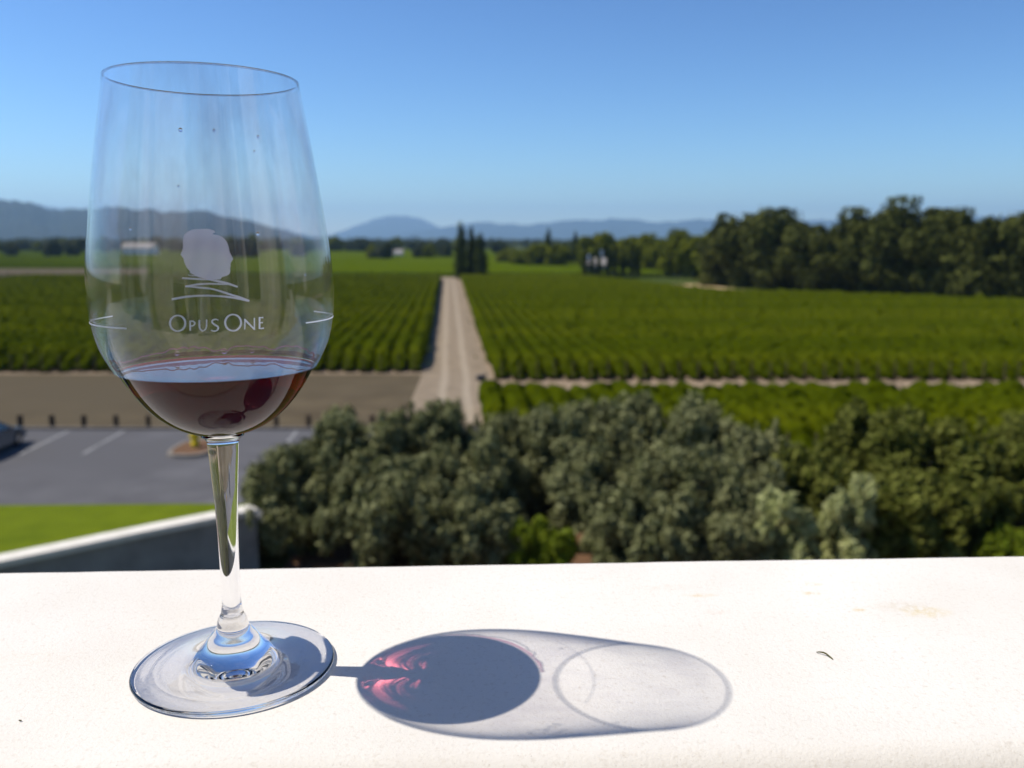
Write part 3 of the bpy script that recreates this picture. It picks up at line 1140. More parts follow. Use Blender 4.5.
for j in range(4):
    for m_ in range(12):
        F.append((j * 13 + m_, (j + 1) * 13 + m_, (j + 1) * 13 + m_ + 1, j * 13 + m_ + 1))
tag(mesh_list('lawn', V, F, M['lawn'], None, True), kind='structure')

wall_root = empty('retaining_wall', (-7.36, 24.3, 0))
tag(wall_root, 'curved dark stone retaining wall with pale coping below the lawn', 'wall')
line = catmull([(-24.5, 9.2), (-18.0, 15.4), (-12.27, 20.05), (-9.6, 22.35), (-7.36, 24.15)], 8)


def wall_strip(name, off0, off1, z0, z1, mat):
    V, F = [], []
    for i, (x, y) in enumerate(line):
        x0, y0 = line[max(i - 1, 0)]
        x1, y1 = line[min(i + 1, len(line) - 1)]
        L = math.hypot(x1 - x0, y1 - y0)
        nx, ny = (y1 - y0) / L, -(x1 - x0) / L      # towards the camera side
        for o, z in ((off0, z0), (off1, z0), (off1, z1), (off0, z1)):
            V.append((x + nx * o + 7.36, y + ny * o - 24.3, z))
    n = len(line)
    for i in range(n - 1):
        for k in range(4):
            F.append((i * 4 + k, i * 4 + (k + 1) % 4, (i + 1) * 4 + (k + 1) % 4, (i + 1) * 4 + k))
    F.append((0, 1, 2, 3))
    F.append(((n - 1) * 4 + 3, (n - 1) * 4 + 2, (n - 1) * 4 + 1, (n - 1) * 4))
    bm = bmesh.new()
    vv = [bm.verts.new(p) for p in V]
    for q in F:
        bm.faces.new([vv[i] for i in q])
    return from_bm(name, bm, mat, wall_root)


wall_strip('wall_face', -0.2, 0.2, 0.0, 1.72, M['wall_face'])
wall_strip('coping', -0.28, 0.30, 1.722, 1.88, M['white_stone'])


# ------------------------------------------------------------------ foliage
def leaf_quads(centres, normals, size, aspect, rs):
    n = len(centres)
    r = rs.normal(size=(n, 3))
    t = np.cross(normals, r)
    t /= np.linalg.norm(t, axis=1, keepdims=True) + 1e-9
    b = np.cross(normals, t)
    s = size * rs.uniform(0.6, 1.3, (n, 1))
    L = t * s
    Wd = b * s * aspect
    V = np.stack([centres - L, centres + Wd * 0.9 - L * 0.1, centres + L, centres - Wd * 0.9 + L * 0.1], 1).reshape(-1, 3)
    F = np.arange(4 * n).reshape(-1, 4)
    return V, F


def cloud(lobes, n, size, aspect, rs, inner=0.45):
    """leaves through the volume of a set of ellipsoid clumps, denser towards their skins"""
    lob = np.array(lobes, float)
    area = (lob[:, 3] * lob[:, 4] + lob[:, 3] * lob[:, 5] + lob[:, 4] * lob[:, 5])
    idx = rs.choice(len(lob), n, p=area / area.sum())
    d = rs.normal(size=(n, 3))
    d /= np.linalg.norm(d, axis=1, keepdims=True)
    rad = inner + (1.12 - inner) * rs.power(2.2, (n, 1)) + np.where(rs.uniform(size=(n, 1)) < 0.12, np.minimum(rs.exponential(0.16, (n, 1)), 0.36), 0)
    c = lob[idx, :3] + d * rad * lob[idx, 3:6] + rs.normal(size=(n, 3)) * (0.07 * lob[idx, 3:4])
    nn = d + rs.normal(size=(n, 3)) * 0.55 + np.array([0, 0, 0.25])
    nn /= np.linalg.norm(nn, axis=1, keepdims=True)
    return leaf_quads(c, nn, size, aspect, rs)


def crown_lobes(rx, rz, zc, n, rs, flat=1.0, lobe=(0.30, 0.48)):
    L = [(0, 0, zc, rx * 0.62, rx * 0.62, rz * 0.66)]
    for k in range(n):
        d = rs.normal(size=3)
        d /= np.linalg.norm(d)
        q = rs.uniform(0.45, 0.86)
        lr = rs.uniform(*lobe)
        L.append((d[0] * rx * q, d[1] * rx * q, zc + d[2] * rz * q, rx * lr, rx * lr, max(rz * lr, rx * lr * 0.7) * flat))
    return L


def branch_lobes(rx, rz, zc, rs, majors=11, subs=9):
    """a crown of separate boughs, each carrying its own tufts and a few upright shoots, with gaps between"""
    L = [(0, 0, zc - 0.1 * rz, rx * 0.42, rx * 0.42, rz * 0.5)]
    ang = rs.uniform(0, 6.28)
    for k in range(majors):
        h_ = -0.75 + 1.6 * (k + 0.5) / majors + rs.uniform(-0.12, 0.12)
        a = ang + k * 2.4 + rs.uniform(-0.35, 0.35)
        rr = math.sqrt(max(0.05, 1 - h_ * h_)) * rs.uniform(0.55, 0.85)
        cx, cy, cz = rx * rr * math.cos(a), rx * rr * math.sin(a), zc + rz * h_ * 0.8
        mr = rx * rs.uniform(0.24, 0.38)
        L.append((cx, cy, cz, mr * 0.75, mr * 0.75, mr * 0.7))
        for j in range(subs):
            d = rs.normal(size=3)
            d[2] = d[2] * 0.8 + 0.35
            d /= np.linalg.norm(d)
            r_ = rx * rs.uniform(0.07, 0.17)
            L.append((cx + d[0] * mr, cy + d[1] * mr, cz + d[2] * mr, r_, r_, r_ * rs.uniform(0.9, 1.5)))
        for j in range(2):
            L.append((cx + rs.normal() * mr * 0.5, cy + rs.normal() * mr * 0.5, cz + mr * rs.uniform(0.9, 1.35), rx * 0.05, rx * 0.05, rx * rs.uniform(0.14, 0.26)))
    return L


def trunk_parts(h, r, zc, rx, rs, limbs=5, lean=0.15):
    top = Vector((rs.uniform(-lean, lean) * h, rs.uniform(-lean, lean) * h, zc))
    mid = top * 0.45 + Vector((rs.uniform(-.06, .06), rs.uniform(-.06, .06), 0)) * h
    parts = [tube(catmull([(0, 0, -0.1), tuple(mid), tuple(top)], 4), list(np.linspace(r, r * 0.5, 9)), 8)]
    for k in range(limbs):
        a = 2 * math.pi * (k + rs.uniform(-.3, .3)) / limbs
        s0 = mid.lerp(top, rs.uniform(0.0, 0.8))
        e = Vector((math.cos(a) * rx * 0.62, math.sin(a) * rx * 0.62, zc + rs.uniform(-0.1, 0.5) * (h - zc)))
        m = s0.lerp(e, 0.5) + Vector((0, 0, 0.08 * h))
        parts.append(tube(catmull([tuple(s0), tuple(m), tuple(e)], 3), list(np.linspace(r * 0.5, r * 0.14, 7)), 6))
    return merge(parts)


def make_tree(name, loc, h, rx, mat, label, cat, group, seed, n=9000, size=0.15, aspect=0.42, nl=18, skirt=0.1, limbs=5, flat=1.0, lobe=(0.28, 0.46), boughs=0):
    rs = np.random.RandomState(seed)
    root = empty(name, loc, rs.uniform(0, 6.28))
    tag(root, label, cat, group)
    z0 = h * skirt
    zc = (h + z0) / 2
    rz = (h - z0) / 2
    # lobes poke out past the ellipsoid by about their own radius: shrink to keep the wanted height and width
    L = branch_lobes(rx * 0.92, rz * 0.90, zc, rs, boughs) if boughs else crown_lobes(rx * 0.92, rz * 0.90, zc, nl, rs, flat, lobe)
    V, F = cloud(L, n, size, aspect, rs)
    q0, q1 = np.percentile(V[:, 2], (1.0, 99.6))
    V[:, 2] = z0 + (V[:, 2] - q0) * (h - z0) / (q1 - q0)
    V[:, :2] *= rx / np.percentile(np.abs(V[:, :2]), 98.5)
    low = np.repeat(V[:, 2].reshape(-1, 4).max(1) < h * 1.02, 4)          # no leaf may hang loose above the crown
    V = V[low]
    F = np.arange(len(V)).reshape(-1, 4)
    V[:, 2] = np.maximum(V[:, 2], 0.05)
    mesh_np('crown', V, F, mat, root)
    tv, tf = trunk_parts(h, max(0.05, 0.035 * h), zc, rx, rs, limbs)
    mesh_list('trunk', tv, tf, M['bark'], root, True)
    return root


# olive grove and shrubs under the terrace: (picture column, top row, metres ahead, half width)
GR = 'grey-green trees below the terrace'
olives = [
    (303, 446, 26.0, 1.45, 'olive', 'bushy grey-green olive tree leftmost of the grove, overlapping the car park'),
    (352, 410, 29.2, 1.50, 'olive', 'rounded grey-green olive tree standing behind the leftmost olive, short of the track'),
    (432, 398, 30.2, 1.25, 'olive', 'dark narrow olive tree whose peak meets the left foot of the dirt track'),
    (392, 462, 24.6, 1.55, 'olive', 'low wide olive tree in the front row right of the leftmost olive'),
    (470, 436, 27.2, 1.45, 'olive', 'olive tree in the middle row below the foot of the dirt track'),
    (515, 412, 30.0, 1.40, 'olive', 'olive tree in the back row just right of the foot of the dirt track'),
    (575, 404, 29.6, 1.60, 'olive', 'pale olive tree in the back row under the first vine row ends'),
    (622, 398, 30.4, 1.45, 'olive', 'olive tree in the back row left of the tallest broad olive'),
    (668, 393, 29.4, 1.80, 'olive', 'tallest broad olive tree at the centre right of the grove'),
    (700, 440, 26.2, 1.90, 'olive', 'wide olive tree in front of the tallest broad olive'),
    (604, 452, 26.4, 1.50, 'olive', 'olive tree in the middle row right of the bright green shrubs'),
    (648, 490, 23.8, 1.25, 'olive', 'low olive tree at the very front right of the bright green shrubs'),
    (478, 486, 24.2, 1.15, 'olive', 'small olive tree at the very front left of the bright green shrubs'),
    (745, 420, 28.8, 1.35, 'olive', 'olive tree at the right end of the grove beside the open vines'),
    (738, 502, 23.6, 1.0, 'olive', 'low dark olive tree at the front left of the pale silvery shrubs'),
    (808, 446, 26.6, 1.15, 'green_tree', 'low green tree behind the two pale silvery shrubs'),
    (872, 402, 29.4, 1.20, 'green_tree', 'upright green tree standing tallest behind the pale silvery shrubs'),
    (930, 414, 27.6, 1.70, 'green_tree', 'broad green tree right of the tallest green one'),
    (905, 476, 24.2, 1.45, 'green_tree', 'dense green tree in front between the silvery shrubs and the drive gap'),
    (1024, 436, 28.0, 1.50, 'green_tree', 'green tree cut by the right picture edge behind the drive gap'),
    (1062, 420, 29.5, 2.00, 'green_tree', 'farthest right green tree, mostly outside the picture'),
    (968, 478, 25.0, 0.95, 'green_tree', 'small green tree just left of the patch of drive'),
]
for i, (px, py, d, rx, kind, lab) in enumerate(olives):
    h = height_at(py, d) * 1.0
    make_tree('olive_tree' if kind == 'olive' else 'green_tree', (lat_at(px, py + 40, d), d, 0.0), h, rx * 1.22, M[kind], lab, 'tree', GR, 100 + i,
              n=17000 if kind == 'olive' else 15000, size=0.115 if kind == 'olive' else 0.115, aspect=0.32 if kind == 'olive' else 0.5, boughs=13, skirt=0.04)
for i, (px, py, d, rx, mat, nm, lab) in enumerate([
        (786, 490, 22.9, 0.80, 'silver', 'silver_shrub', 'rounded pale silvery shrub, the left and lower of the two'),
        (848, 474, 23.2, 0.80, 'silver', 'silver_shrub', 'tall pale silvery shrub with upright sprays, right of the lower silvery one'),
        (528, 518, 23.6, 0.65, 'shrub', 'green_shrub', 'bright green leafy shrub showing in the gap under the olives'),
        (560, 530, 23.2, 0.5, 'shrub', 'green_shrub', 'smaller bright green shrub right beside the brighter leafy one'),
        (1008, 528, 23.4, 0.7, 'shrub', 'green_shrub', 'bright green shrub below the patch of drive at the right edge')]):
    h = height_at(py, d)
    make_tree(nm, (lat_at(px, py + 20, d), d, 0.0), h, rx, M[mat], lab, 'shrub', 'shrubs below the terrace', 300 + i, n=7000, size=0.12, aspect=0.3, boughs=9, skirt=0.03, limbs=4)

# oaks along the right side of the big vineyard block
oaks = [
    (718, 224, 180, 4.2, 'small dark oak at the left end of the oak belt'),
    (748, 213, 172, 5.4, 'dark oak near the left end of the belt, second in the row'),
    (776, 207, 166, 5.2, 'oak with a small raised tuft on top, near the left end of the oak belt'),
    (812, 225, 158, 5.0, 'lower oak right of the one with a raised tuft'),
    (842, 223, 154, 4.8, 'oak in the middle dip of the dark oak belt'),
    (872, 207, 150, 5.4, 'oak just left of the tallest crown in the belt'),
    (908, 196, 146, 6.4, 'tallest oak of the dark belt on the right'),
    (944, 208, 142, 5.4, 'oak just right of the tallest crown in the belt'),
    (972, 225, 138, 4.4, 'lower oak between the tallest crown and the picture edge'),
    (1004, 213, 134, 5.6, 'wide dark oak next to the right picture edge'),
    (1046, 210, 130, 6.0, 'oak cut off by the right picture edge'),
    (1090, 208, 128, 6.5, 'oak outside the right picture edge, only its left leaves in view'),
]
for i, (px, py, d, rx, lab) in enumerate(oaks):
    make_tree('oak_tree', (lat_at(px, 285, d) + 1.0, d + 4.5, 0.0), height_at(py, d + 4.5) * 1.0, rx * 1.15, M['oak'], lab, 'tree', 'dark oaks beyond the vines', 400 + i,
              n=7500, size=0.46, aspect=0.55, nl=30, skirt=0.02, limbs=6, lobe=(0.16, 0.36))
# undergrowth filling the foot of the belt
V, F = [], []
rs = np.random.RandomState(9)
lobes = []
for k in range(70):
    t = k / 69
    px = 712 + 330 * t
    d = 179 - 50 * t + rs.uniform(0, 7)
    lobes.append((lat_at(px, 290, d), d + 3, rs.uniform(0.6, 1.8), rs.uniform(1.5, 2.8), rs.uniform(1.5, 2.5), rs.uniform(1.2, 2.8)))
V, F = cloud(lobes, 16000, 0.42, 0.55, rs)
tag(mesh_np('undergrowth', V, F, M['oak']), kind='stuff')
# bare tan strip along the foot of the oaks
sheet('dry_verge', [(31, 188), (33, 162), (41, 152), (46, 150), (44, 166), (40, 190)], 0.03, surface('dry_grass', (0.33, 0.24, 0.12), (0.48, 0.36, 0.20), 0.3, 0.95))

# ------------------------------------------------------------------ vine rows
def vine_row(name, x0, d0, d1, seed, label, group, h=1.20, w=0.63):
    rs = np.random.RandomState(seed)
    L = d1 - d0
    root = empty(name, (x0, d0, 0.008), math.atan(-TR))
    tag(root, label, 'vine row', group)
    ys = [0.0]
    while ys[-1] < L:
        ys.append(ys[-1] + 0.28 + 0.0035 * (ys[-1] + d0 - 40))
    ys = np.array(ys)
    cs = np.array([(-0.55, 0.22), (-1.0, 0.62), (-0.9, 1.0), (-0.35, 1.2), (0.35, 1.2), (0.9, 1.0), (1.0, 0.62), (0.55, 0.22)])
    n, m = len(ys), len(cs)
    ramp_ = np.clip(0.25 + ys / 3.4, 0, 1)                 # the row tapers down at its end
    hh = h * ramp_ * (1 + rs.normal(size=n) * 0.08)
    ww = w * (0.62 + 0.38 * np.clip(ys / 6.0, 0, 1)) * (1 + rs.normal(size=n) * 0.14)
    V = np.zeros((n, m, 3))
    V[:, :, 0] = cs[None, :, 0] * ww[:, None] + rs.normal(size=(n, m)) * 0.055
    V[:, :, 1] = ys[:, None] + rs.normal(size=(n, m)) * 0.06
    V[:, :, 2] = cs[None, :, 1] * hh[:, None] / 1.1 + rs.normal(size=(n, m)) * 0.06
    i = np.arange(n - 1)[:, None]
    k = np.arange(m)[None, :]
    F = np.stack([i * m + k, i * m + (k + 1) % m, (i + 1) * m + (k + 1) % m, (i + 1) * m + k], -1).reshape(-1, 4)
    V = V.reshape(-1, 3)
    # loose shoots
    nl = int(min(L, 70) * 9)
    yy = rs.uniform(0, 1, nl) ** 1.3 * min(L, 90)
    c = np.stack([rs.normal(size=nl) * w * 0.75, yy, rs.uniform(0.45, h * 1.12, nl)], 1)
    nn = rs.normal(size=(nl, 3)) + np.array([0, 0, 0.5])
    nn /= np.linalg.norm(nn, axis=1, keepdims=True)
    lv, lf = leaf_quads(c, nn, 0.13, 0.8, rs)
    F = np.concatenate([F, lf + len(V)])
    V = np.concatenate([V, lv])
    mesh_np('canopy', V, F, M['vine'], root)
    tv, tf = tube([(0, -0.25, 0), (0, -0.2, 1.35)], [0.045, 0.04], 6)
    mesh_list('end_post', tv, tf, M['wood_post'], root)
    return root


SP_ = 1.2
k = 0
x = -0.75
while x < 78:
    dend = float(np.interp(x, [-2, 26, 33, 38, 44, 52, 80], [213, 212, 190, 156, 146, 144, 121]))
    k += 1
    vine_row('vine_row', x, 58.6 + 0.3 * math.sin(k * 1.9), dend, 1000 + k, f'green vine row of the big block right of the dirt track, {ordinal(k)} from the track', 'vine rows right of the track')
    x += SP_
k = 0
x = -6.95
while x > -104:
    k += 1
    vine_row('vine_row', x - TR * 4 * 0, 62.2 + 0.2 * math.sin(k * 1.3), 210, 2000 + k, f'green vine row of the block left of the dirt track, {ordinal(k)} from the track', 'vine rows left of the track')
    x -= SP_
k = 0
x = -0.35
while x < 33:
    k += 1
    vine_row('vine_row', x, 36.5, 48.3 + 0.7 * math.sin(k * 2.1), 3000 + k, f'green vine row of the near short block behind the olives, {ordinal(k)} from the left', 'vine rows of the near block', h=1.35)
    x += SP_

# dark object left standing on the track
ib = empty('irrigation_box', (lat_at(481, 379, 58.6), 58.6, 0.012), 0.3)
tag(ib, 'small dark box with pipe standing at the right edge of the dirt track', 'box')
bm = bmesh.new()
bm_box(bm, 0, 0, 0.16, 0.55, 0.4, 0.32, 0.03)
from_bm('box_body', bm, M['dark_plastic'], ib)
bm = bmesh.new()
bm_box(bm, 0, 0, 0.345, 0.6, 0.45, 0.045, 0.01)
from_bm('lid', bm, M['dark_plastic'], ib)
tv, tf = tube([(0.32, 0, 0.0), (0.32, 0, 0.45), (0.2, 0, 0.5)], [0.03] * 3, 8)
mesh_list('pipe', tv, tf, M['dark_plastic'], ib)

# ------------------------------------------------------------------ beyond the big blocks
def strip_hedge(name, p0, p1, h, w, mat, label, seed, cat='hedge'):
    rs = np.random.RandomState(seed)
    n = int(math.hypot(p1[0] - p0[0], p1[1] - p0[1]) / 1.6)
    lobes = [(p0[0] + (p1[0] - p0[0]) * i / n, p0[1] + (p1[1] - p0[1]) * i / n, h * 0.45, w, w * rs.uniform(.7, 1.1), h * rs.uniform(.45, .62)) for i in range(n)]
    V, F = cloud(lobes, n * 45, 0.3, 0.6, rs)
    return tag(mesh_np(name, V, F, mat), label, cat)


strip_hedge('hedge', (-150, 222), (-17.5, 219), 1.15, 0.8, M['hedge'], 'low dark hedge across the far end of the left vine block', 21)
strip_hedge('hedge', (-12.5, 219), (62, 219), 1.15, 0.8, M['hedge'], 'low dark hedge across the far end of the right vine block', 22)
sheet('far_track', [(-260, 226), (-101, 226), (-97, 252), (-108, 292), (-330, 292)], 0.02, M['dirt'])


def far_field(name, quad, nu, nv, seed, h=1.2):
    """far vine block: a canopy sheet with ridges running along its rows"""
    rs = np.random.RandomState(seed)
    a, b, c, d = [np.array(q, float) for q in quad]
    u = np.linspace(0, 1, nu)
    v = np.linspace(0, 1, nv) ** 1.3
    U, Vv = np.meshgrid(u, v, indexing='ij')
    P = (a[None, None] * ((1 - U) * (1 - Vv))[..., None] + b[None, None] * (U * (1 - Vv))[..., None] + c[None, None] * (U * Vv)[..., None] + d[None, None] * ((1 - U) * Vv)[..., None])
    ridge = 0.5 + 0.5 * np.where(np.arange(nu) % 2 == 0, 1, -1)[:, None]
    Z = 0.25 + h * (0.55 + 0.45 * ridge) * (1 + rs.normal(size=(nu, nv)) * 0.08)
    Z[0, :] = Z[-1, :] = 0
    Z[:, 0] = 0.02
    V = np.concatenate([P, Z[..., None]], -1).reshape(-1, 3)
    i = np.arange(nu - 1)[:, None]
    k = np.arange(nv - 1)[None, :]
    F = np.stack([i * nv + k, (i + 1) * nv + k, (i + 1) * nv + k + 1, i * nv + k + 1], -1).reshape(-1, 4)
    return tag(mesh_np(name, V, F, M['far_vine']), kind='stuff')


far_field('far_vineyard', [(-94, 226), (110, 226), (90, 760), (-300, 760)], 240, 160, 31)
far_field('far_vineyard', [(-345, 296), (-112, 296), (-308, 760), (-760, 760)], 240, 130, 32)

# three tall poplars at the end of the track
for i, (px, py, d, r_, lab) in enumerate([(461, 224, 214, 1.5, 'tallest dark poplar, left of the three at the end of the track'),
                                          (471, 228, 216, 1.05, 'slimmest poplar in the middle of the three at the track end'),
                                          (480, 235, 213, 1.7, 'darkest poplar, right of the three at the end of the track')]):
    rs = np.random.RandomState(500 + i)
    h = height_at(py, d)
    root = empty('poplar_tree', (lat_at(px, 270, d), d, 0))
    tag(root, lab, 'tree', 'three poplars at the end of the track')
    lobes = [(rs.normal() * 0.2, rs.normal() * 0.2, 0.9 + (h - 1.4) * q, r_ * (1 - 0.55 * q ** 2.5), r_ * (1 - 0.55 * q ** 2.5), 1.1) for q in np.linspace(0, 1, 16)]
    V, F = cloud(lobes, 3200, 0.26, 0.55, rs)
    mesh_np('crown', V, F, M['poplar'], root)
    tv, tf = tube([(0, 0, -0.1), (0, 0, h * 0.5), (0, 0, h * 0.92)], [0.16, 0.11, 0.03], 8)
    mesh_list('trunk', tv, tf, M['bark'], root, True)

# mixed grove right of the poplars
grove = [
    (506, 247, 330, 5.0, 'mid_tree', 'low green tree nearest right of the three poplars'),
    (524, 250, 300, 4.4, 'mid_tree', 'round low tree, second right of the three poplars'),
    (538, 243, 290, 4.6, 'mid_tree', 'green tree left of the pointed dark conifer'),
    (548, 228, 318, 2.6, 'poplar', 'pointed dark conifer rising above the grove, left one of two'),
    (560, 243, 285, 4.8, 'mid_tree', 'broad green tree between the two pointed conifers'),
    (575, 230, 315, 2.6, 'poplar', 'pointed dark conifer rising above the grove, right one of two'),
    (592, 236, 262, 4.0, 'mid_tree', 'leafy tree just left behind the white house'),
    (604, 232, 268, 4.2, 'mid_tree', 'tall leafy tree directly behind the white house'),
    (626, 236, 262, 4.6, 'mid_tree', 'leafy tree right behind the white house'),
    (648, 233, 250, 4.8, 'mid_tree', 'light green tree right of the white house'),
    (664, 238, 240, 3.6, 'mid_tree', 'lower light green tree, second right of the white house'),
    (678, 229, 226, 4.4, 'mid_tree', 'tall light green tree midway between house and oaks'),
    (695, 235, 214, 3.6, 'mid_tree', 'light green tree just left of the yellow poplar'),
    (717, 230, 200, 4.0, 'mid_tree', 'green tree between the yellow poplar and the dark oaks'),
]
for i, (px, py, d, rx, mt, lab) in enumerate(grove):
    h = height_at(py, d)
    if mt == 'poplar':
        rs = np.random.RandomState(600 + i)
        root = empty('conifer_tree', (lat_at(px, 260, d), d, 0))
        tag(root, lab, 'tree', 'grove right of the poplars')
        lobes = [(rs.normal() * 0.3, rs.normal() * 0.3, h * (0.12 + 0.84 * q), rx * (1.05 - q), rx * (1.05 - q), h * 0.06 + 0.3) for q in np.linspace(0, 1, 14)]
        V, F = cloud(lobes, 2600, 0.45, 0.5, rs)
        mesh_np('crown', V, F, M['poplar'], root)
        tv, tf = tube([(0, 0, -0.1), (0, 0, h * 0.95)], [0.25, 0.04], 8)
        mesh_list('trunk', tv, tf, M['bark'], root, True)
    else:
        make_tree('grove_tree', (lat_at(px, 260, d), d, 0), h, rx, M[mt], lab, 'tree', 'grove right of the poplars', 600 + i, n=2600, size=0.5, aspect=0.6, nl=16, skirt=0.03, limbs=4)
rs = np.random.RandomState(77)
root = empty('yellow_poplar', (lat_at(706, 270, 188), 188, 0))
tag(root, 'slim yellow-green poplar left of the dark oaks', 'tree')
hh = height_at(238, 188)
V, F = cloud([(rs.normal() * .15, rs.normal() * .15, 0.8 + (hh - 1.3) * q, 0.95 * (1 - 0.5 * q * q), 0.95 * (1 - .5 * q * q), 1.0) for q in np.linspace(0, 1, 12)], 2200, 0.26, 0.6, rs)
mesh_np('crown', V, F, M['yellow_tree'], root)
tv, tf = tube([(0, 0, -0.1), (0, 0, hh * 0.9)], [0.14, 0.03], 8)
mesh_list('trunk', tv, tf, M['bark'], root, True)

# row of slim dark cypresses before the white house
for i, (px, py) in enumerate([(585, 246), (592, 254), (599, 247), (608, 249), (615, 242), (623, 250), (632, 240), (638, 246)]):
    d = 222
    rs = np.random.RandomState(700 + i)
    h = height_at(py, d)
    root = empty('cypress_tree', (lat_at(px, 270, d), d, 0))
    tag(root, f'slim dark cypress in the row before the white house, {ordinal(i + 1)} from the left', 'tree', 'cypress row before the white house')
    lobes = [(rs.normal() * .1, rs.normal() * .1, 0.7 + (h - 1.1) * q, 0.72 * (1 - 0.6 * q ** 2), 0.72 * (1 - 0.6 * q ** 2), 0.9) for q in np.linspace(0, 1, 10)]
    V, F = cloud(lobes, 1100, 0.24, 0.55, rs)
    mesh_np('crown', V, F, M['poplar'], root)
    tv, tf = tube([(0, 0, -0.1), (0, 0, h * 0.9)], [0.12, 0.03], 6)
    mesh_list('trunk', tv, tf, M['bark'], root, True)


def house(name, px, d, sx, sy, hw, hr, label, wall='white_paint', roof='roof', chimney=True, rz=0.0, nwin=3, tower=False):
    root = empty(name, (lat_at(px, 260, d), d, 0), rz)
    tag(root, label, 'house' if name == 'white_house' else 'barn')
    bm = bmesh.new()
    bm_box(bm, 0, 0, hw / 2, sx, sy, hw)
    v1 = [bm.verts.new(p) for p in ((-sx / 2, -sy / 2, hw + .003), (-sx / 2, sy / 2, hw + .003), (-sx / 2, 0, hw + hr - 0.05))]
    v2 = [bm.verts.new(p) for p in ((sx / 2, -sy / 2, hw + .003), (sx / 2, sy / 2, hw + .003), (sx / 2, 0, hw + hr - 0.05))]
    bm.faces.new(v1)
    bm.faces.new(v2)
    from_bm('wall', bm, M[wall], root)
    e = 0.4
    V = []
    for x_ in (-sx / 2 - e, sx / 2 + e):
        for (y_, z_) in ((-sy / 2 - e, hw - e * hr / (sy / 2)), (0, hw + hr), (sy / 2 + e, hw - e * hr / (sy / 2)), (sy / 2 + e, hw - e * hr / (sy / 2) + 0.18), (0, hw + hr + 0.2), (-sy / 2 - e, hw - e * hr / (sy / 2) + 0.18)):
            V.append((x_, y_, z_))
    F = [(0, 1, 2, 3, 4, 5), (11, 10, 9, 8, 7, 6)] + [(k, k + 6, (k + 1) % 6 + 6, (k + 1) % 6) for k in range(6)]
    rf = mesh_list('roof', V, F, M[roof], root)
    if chimney:
        bm = bmesh.new()
        bm_box(bm, sx * 0.25, 0.3, hw + hr + 0.9, 0.9, 0.8, 2.6, 0.03)
        from_bm('chimney', bm, M[wall], rf)
    for k in range(nwin):
        bm = bmesh.new()
        bm_box(bm, -sx / 2 + sx * (k + 0.5) / nwin, -sy / 2 - 0.02, hw * 0.55, 1.0, 0.08, 1.3)
        from_bm('window', bm, M['window'], root)
    if tower:
        bm = bmesh.new()
        bm_box(bm, -sx * 0.42, -sy * 0.1, hw * 0.9, 1.2, 1.2, hw * 1.9, 0.05)
        from_bm('tower', bm, M[wall], root)
    return root


house('white_house', 596, 236, 5.4, 5, 3.0, 1.5, 'white house with chimney half hidden behind the cypress row', nwin=3, tower=True)
house('low_barn', 141, 520, 18, 9, 5.0, 2.6, 'long pale low barn far off seen through the glass bowl', chimney=False, nwin=4)
house('low_barn', 395, 470, 8, 6, 2.6, 1.6, 'small pale barn roof among dark far trees left of the poplars', chimney=False, nwin=2)

# far line of dark trees behind the left fields: two source trees, then copies
far_src = []
for i in range(4):
    rs = np.random.RandomState(800 + i)
    root = empty('far_tree', (0, 0, 0))
    V, F = cloud(crown_lobes(5.2, 5.2, 5.2, 14, rs), 1300, 0.9, 0.6, rs)
    V[:, 2] = np.maximum(V[:, 2], 0.05)
    mesh_np('crown', V, F, M['far_tree'] if i != 2 else M['mid_tree'], root)
    tv, tf = tube([(0, 0, -0.1), (0.1, 0, 3), (0, 0, 7.5)], [0.35, 0.28, 0.08], 8)
    mesh_list('trunk', tv, tf, M['bark'], root, True)
    far_src.append(root)
rng = random.Random(31)
spots = []
for px in np.linspace(-22, 455, 44):
    spots.append((px + rng.uniform(-4, 4), rng.uniform(620, 780), rng.uniform(0.75, 1.25)))
for px, d, s_ in ((8, 470, 0.85), (52, 450, 0.9), (70, 470, 1.0), (235, 430, 1.0), (248, 440, 1.1), (300, 450, 0.8), (382, 390, 0.85), (372, 400, 0.7), (418, 420, 0.75), (430, 415, 0.7), (445, 430, 0.8), (498, 520, 0.9)):
    spots.append((px, d, s_))
spots.sort(key=lambda q: q[0])
for i, (px, d, s_) in enumerate(spots):
    src = far_src[i % 4]
    if i < 4:
        o = src
    else:
        o = src.copy()
        link(o)
        for ch in list(src.children):
            c = ch.copy()
            link(c, o)
    o.location = (lat_at(px, 240, d), d, 0)
    o.rotation_euler = (0, 0, rng.uniform(0, 6.28))
    o.scale = (s_ * rng.uniform(0.9, 1.2), s_ * rng.uniform(0.9, 1.2), s_)
    tag(o, f'dark far tree behind the left fields, {ordinal(i + 1)} from the left', 'tree', 'far tree line behind the left fields')

# distant wooded flats between the fields and the mountains
def wood(name, lat0, lat1, d0, d1, n, seed, mat):
    rs = np.random.RandomState(seed)
    lobes = []
    for k in range(n):
        d = rs.uniform(d0, d1)
        r_ = rs.uniform(7, 16)
        lobes.append((rs.uniform(lat0, lat1) * d, d, rs.uniform(3, 5), r_, r_, rs.uniform(4, 7)))
    V, F = cloud(lobes, n * 60, 2.6, 0.7, rs)
    V[:, 2] = np.maximum(V[:, 2], 0.1)
    return tag(mesh_np(name, V, F, mat), kind='stuff')


wood('far_woods', -0.75, 0.75, 900, 1700, 420, 41, M['far_tree'])
wood('far_woods', -0.75, 0.75, 1700, 3200, 420, 42, M['far_tree'])


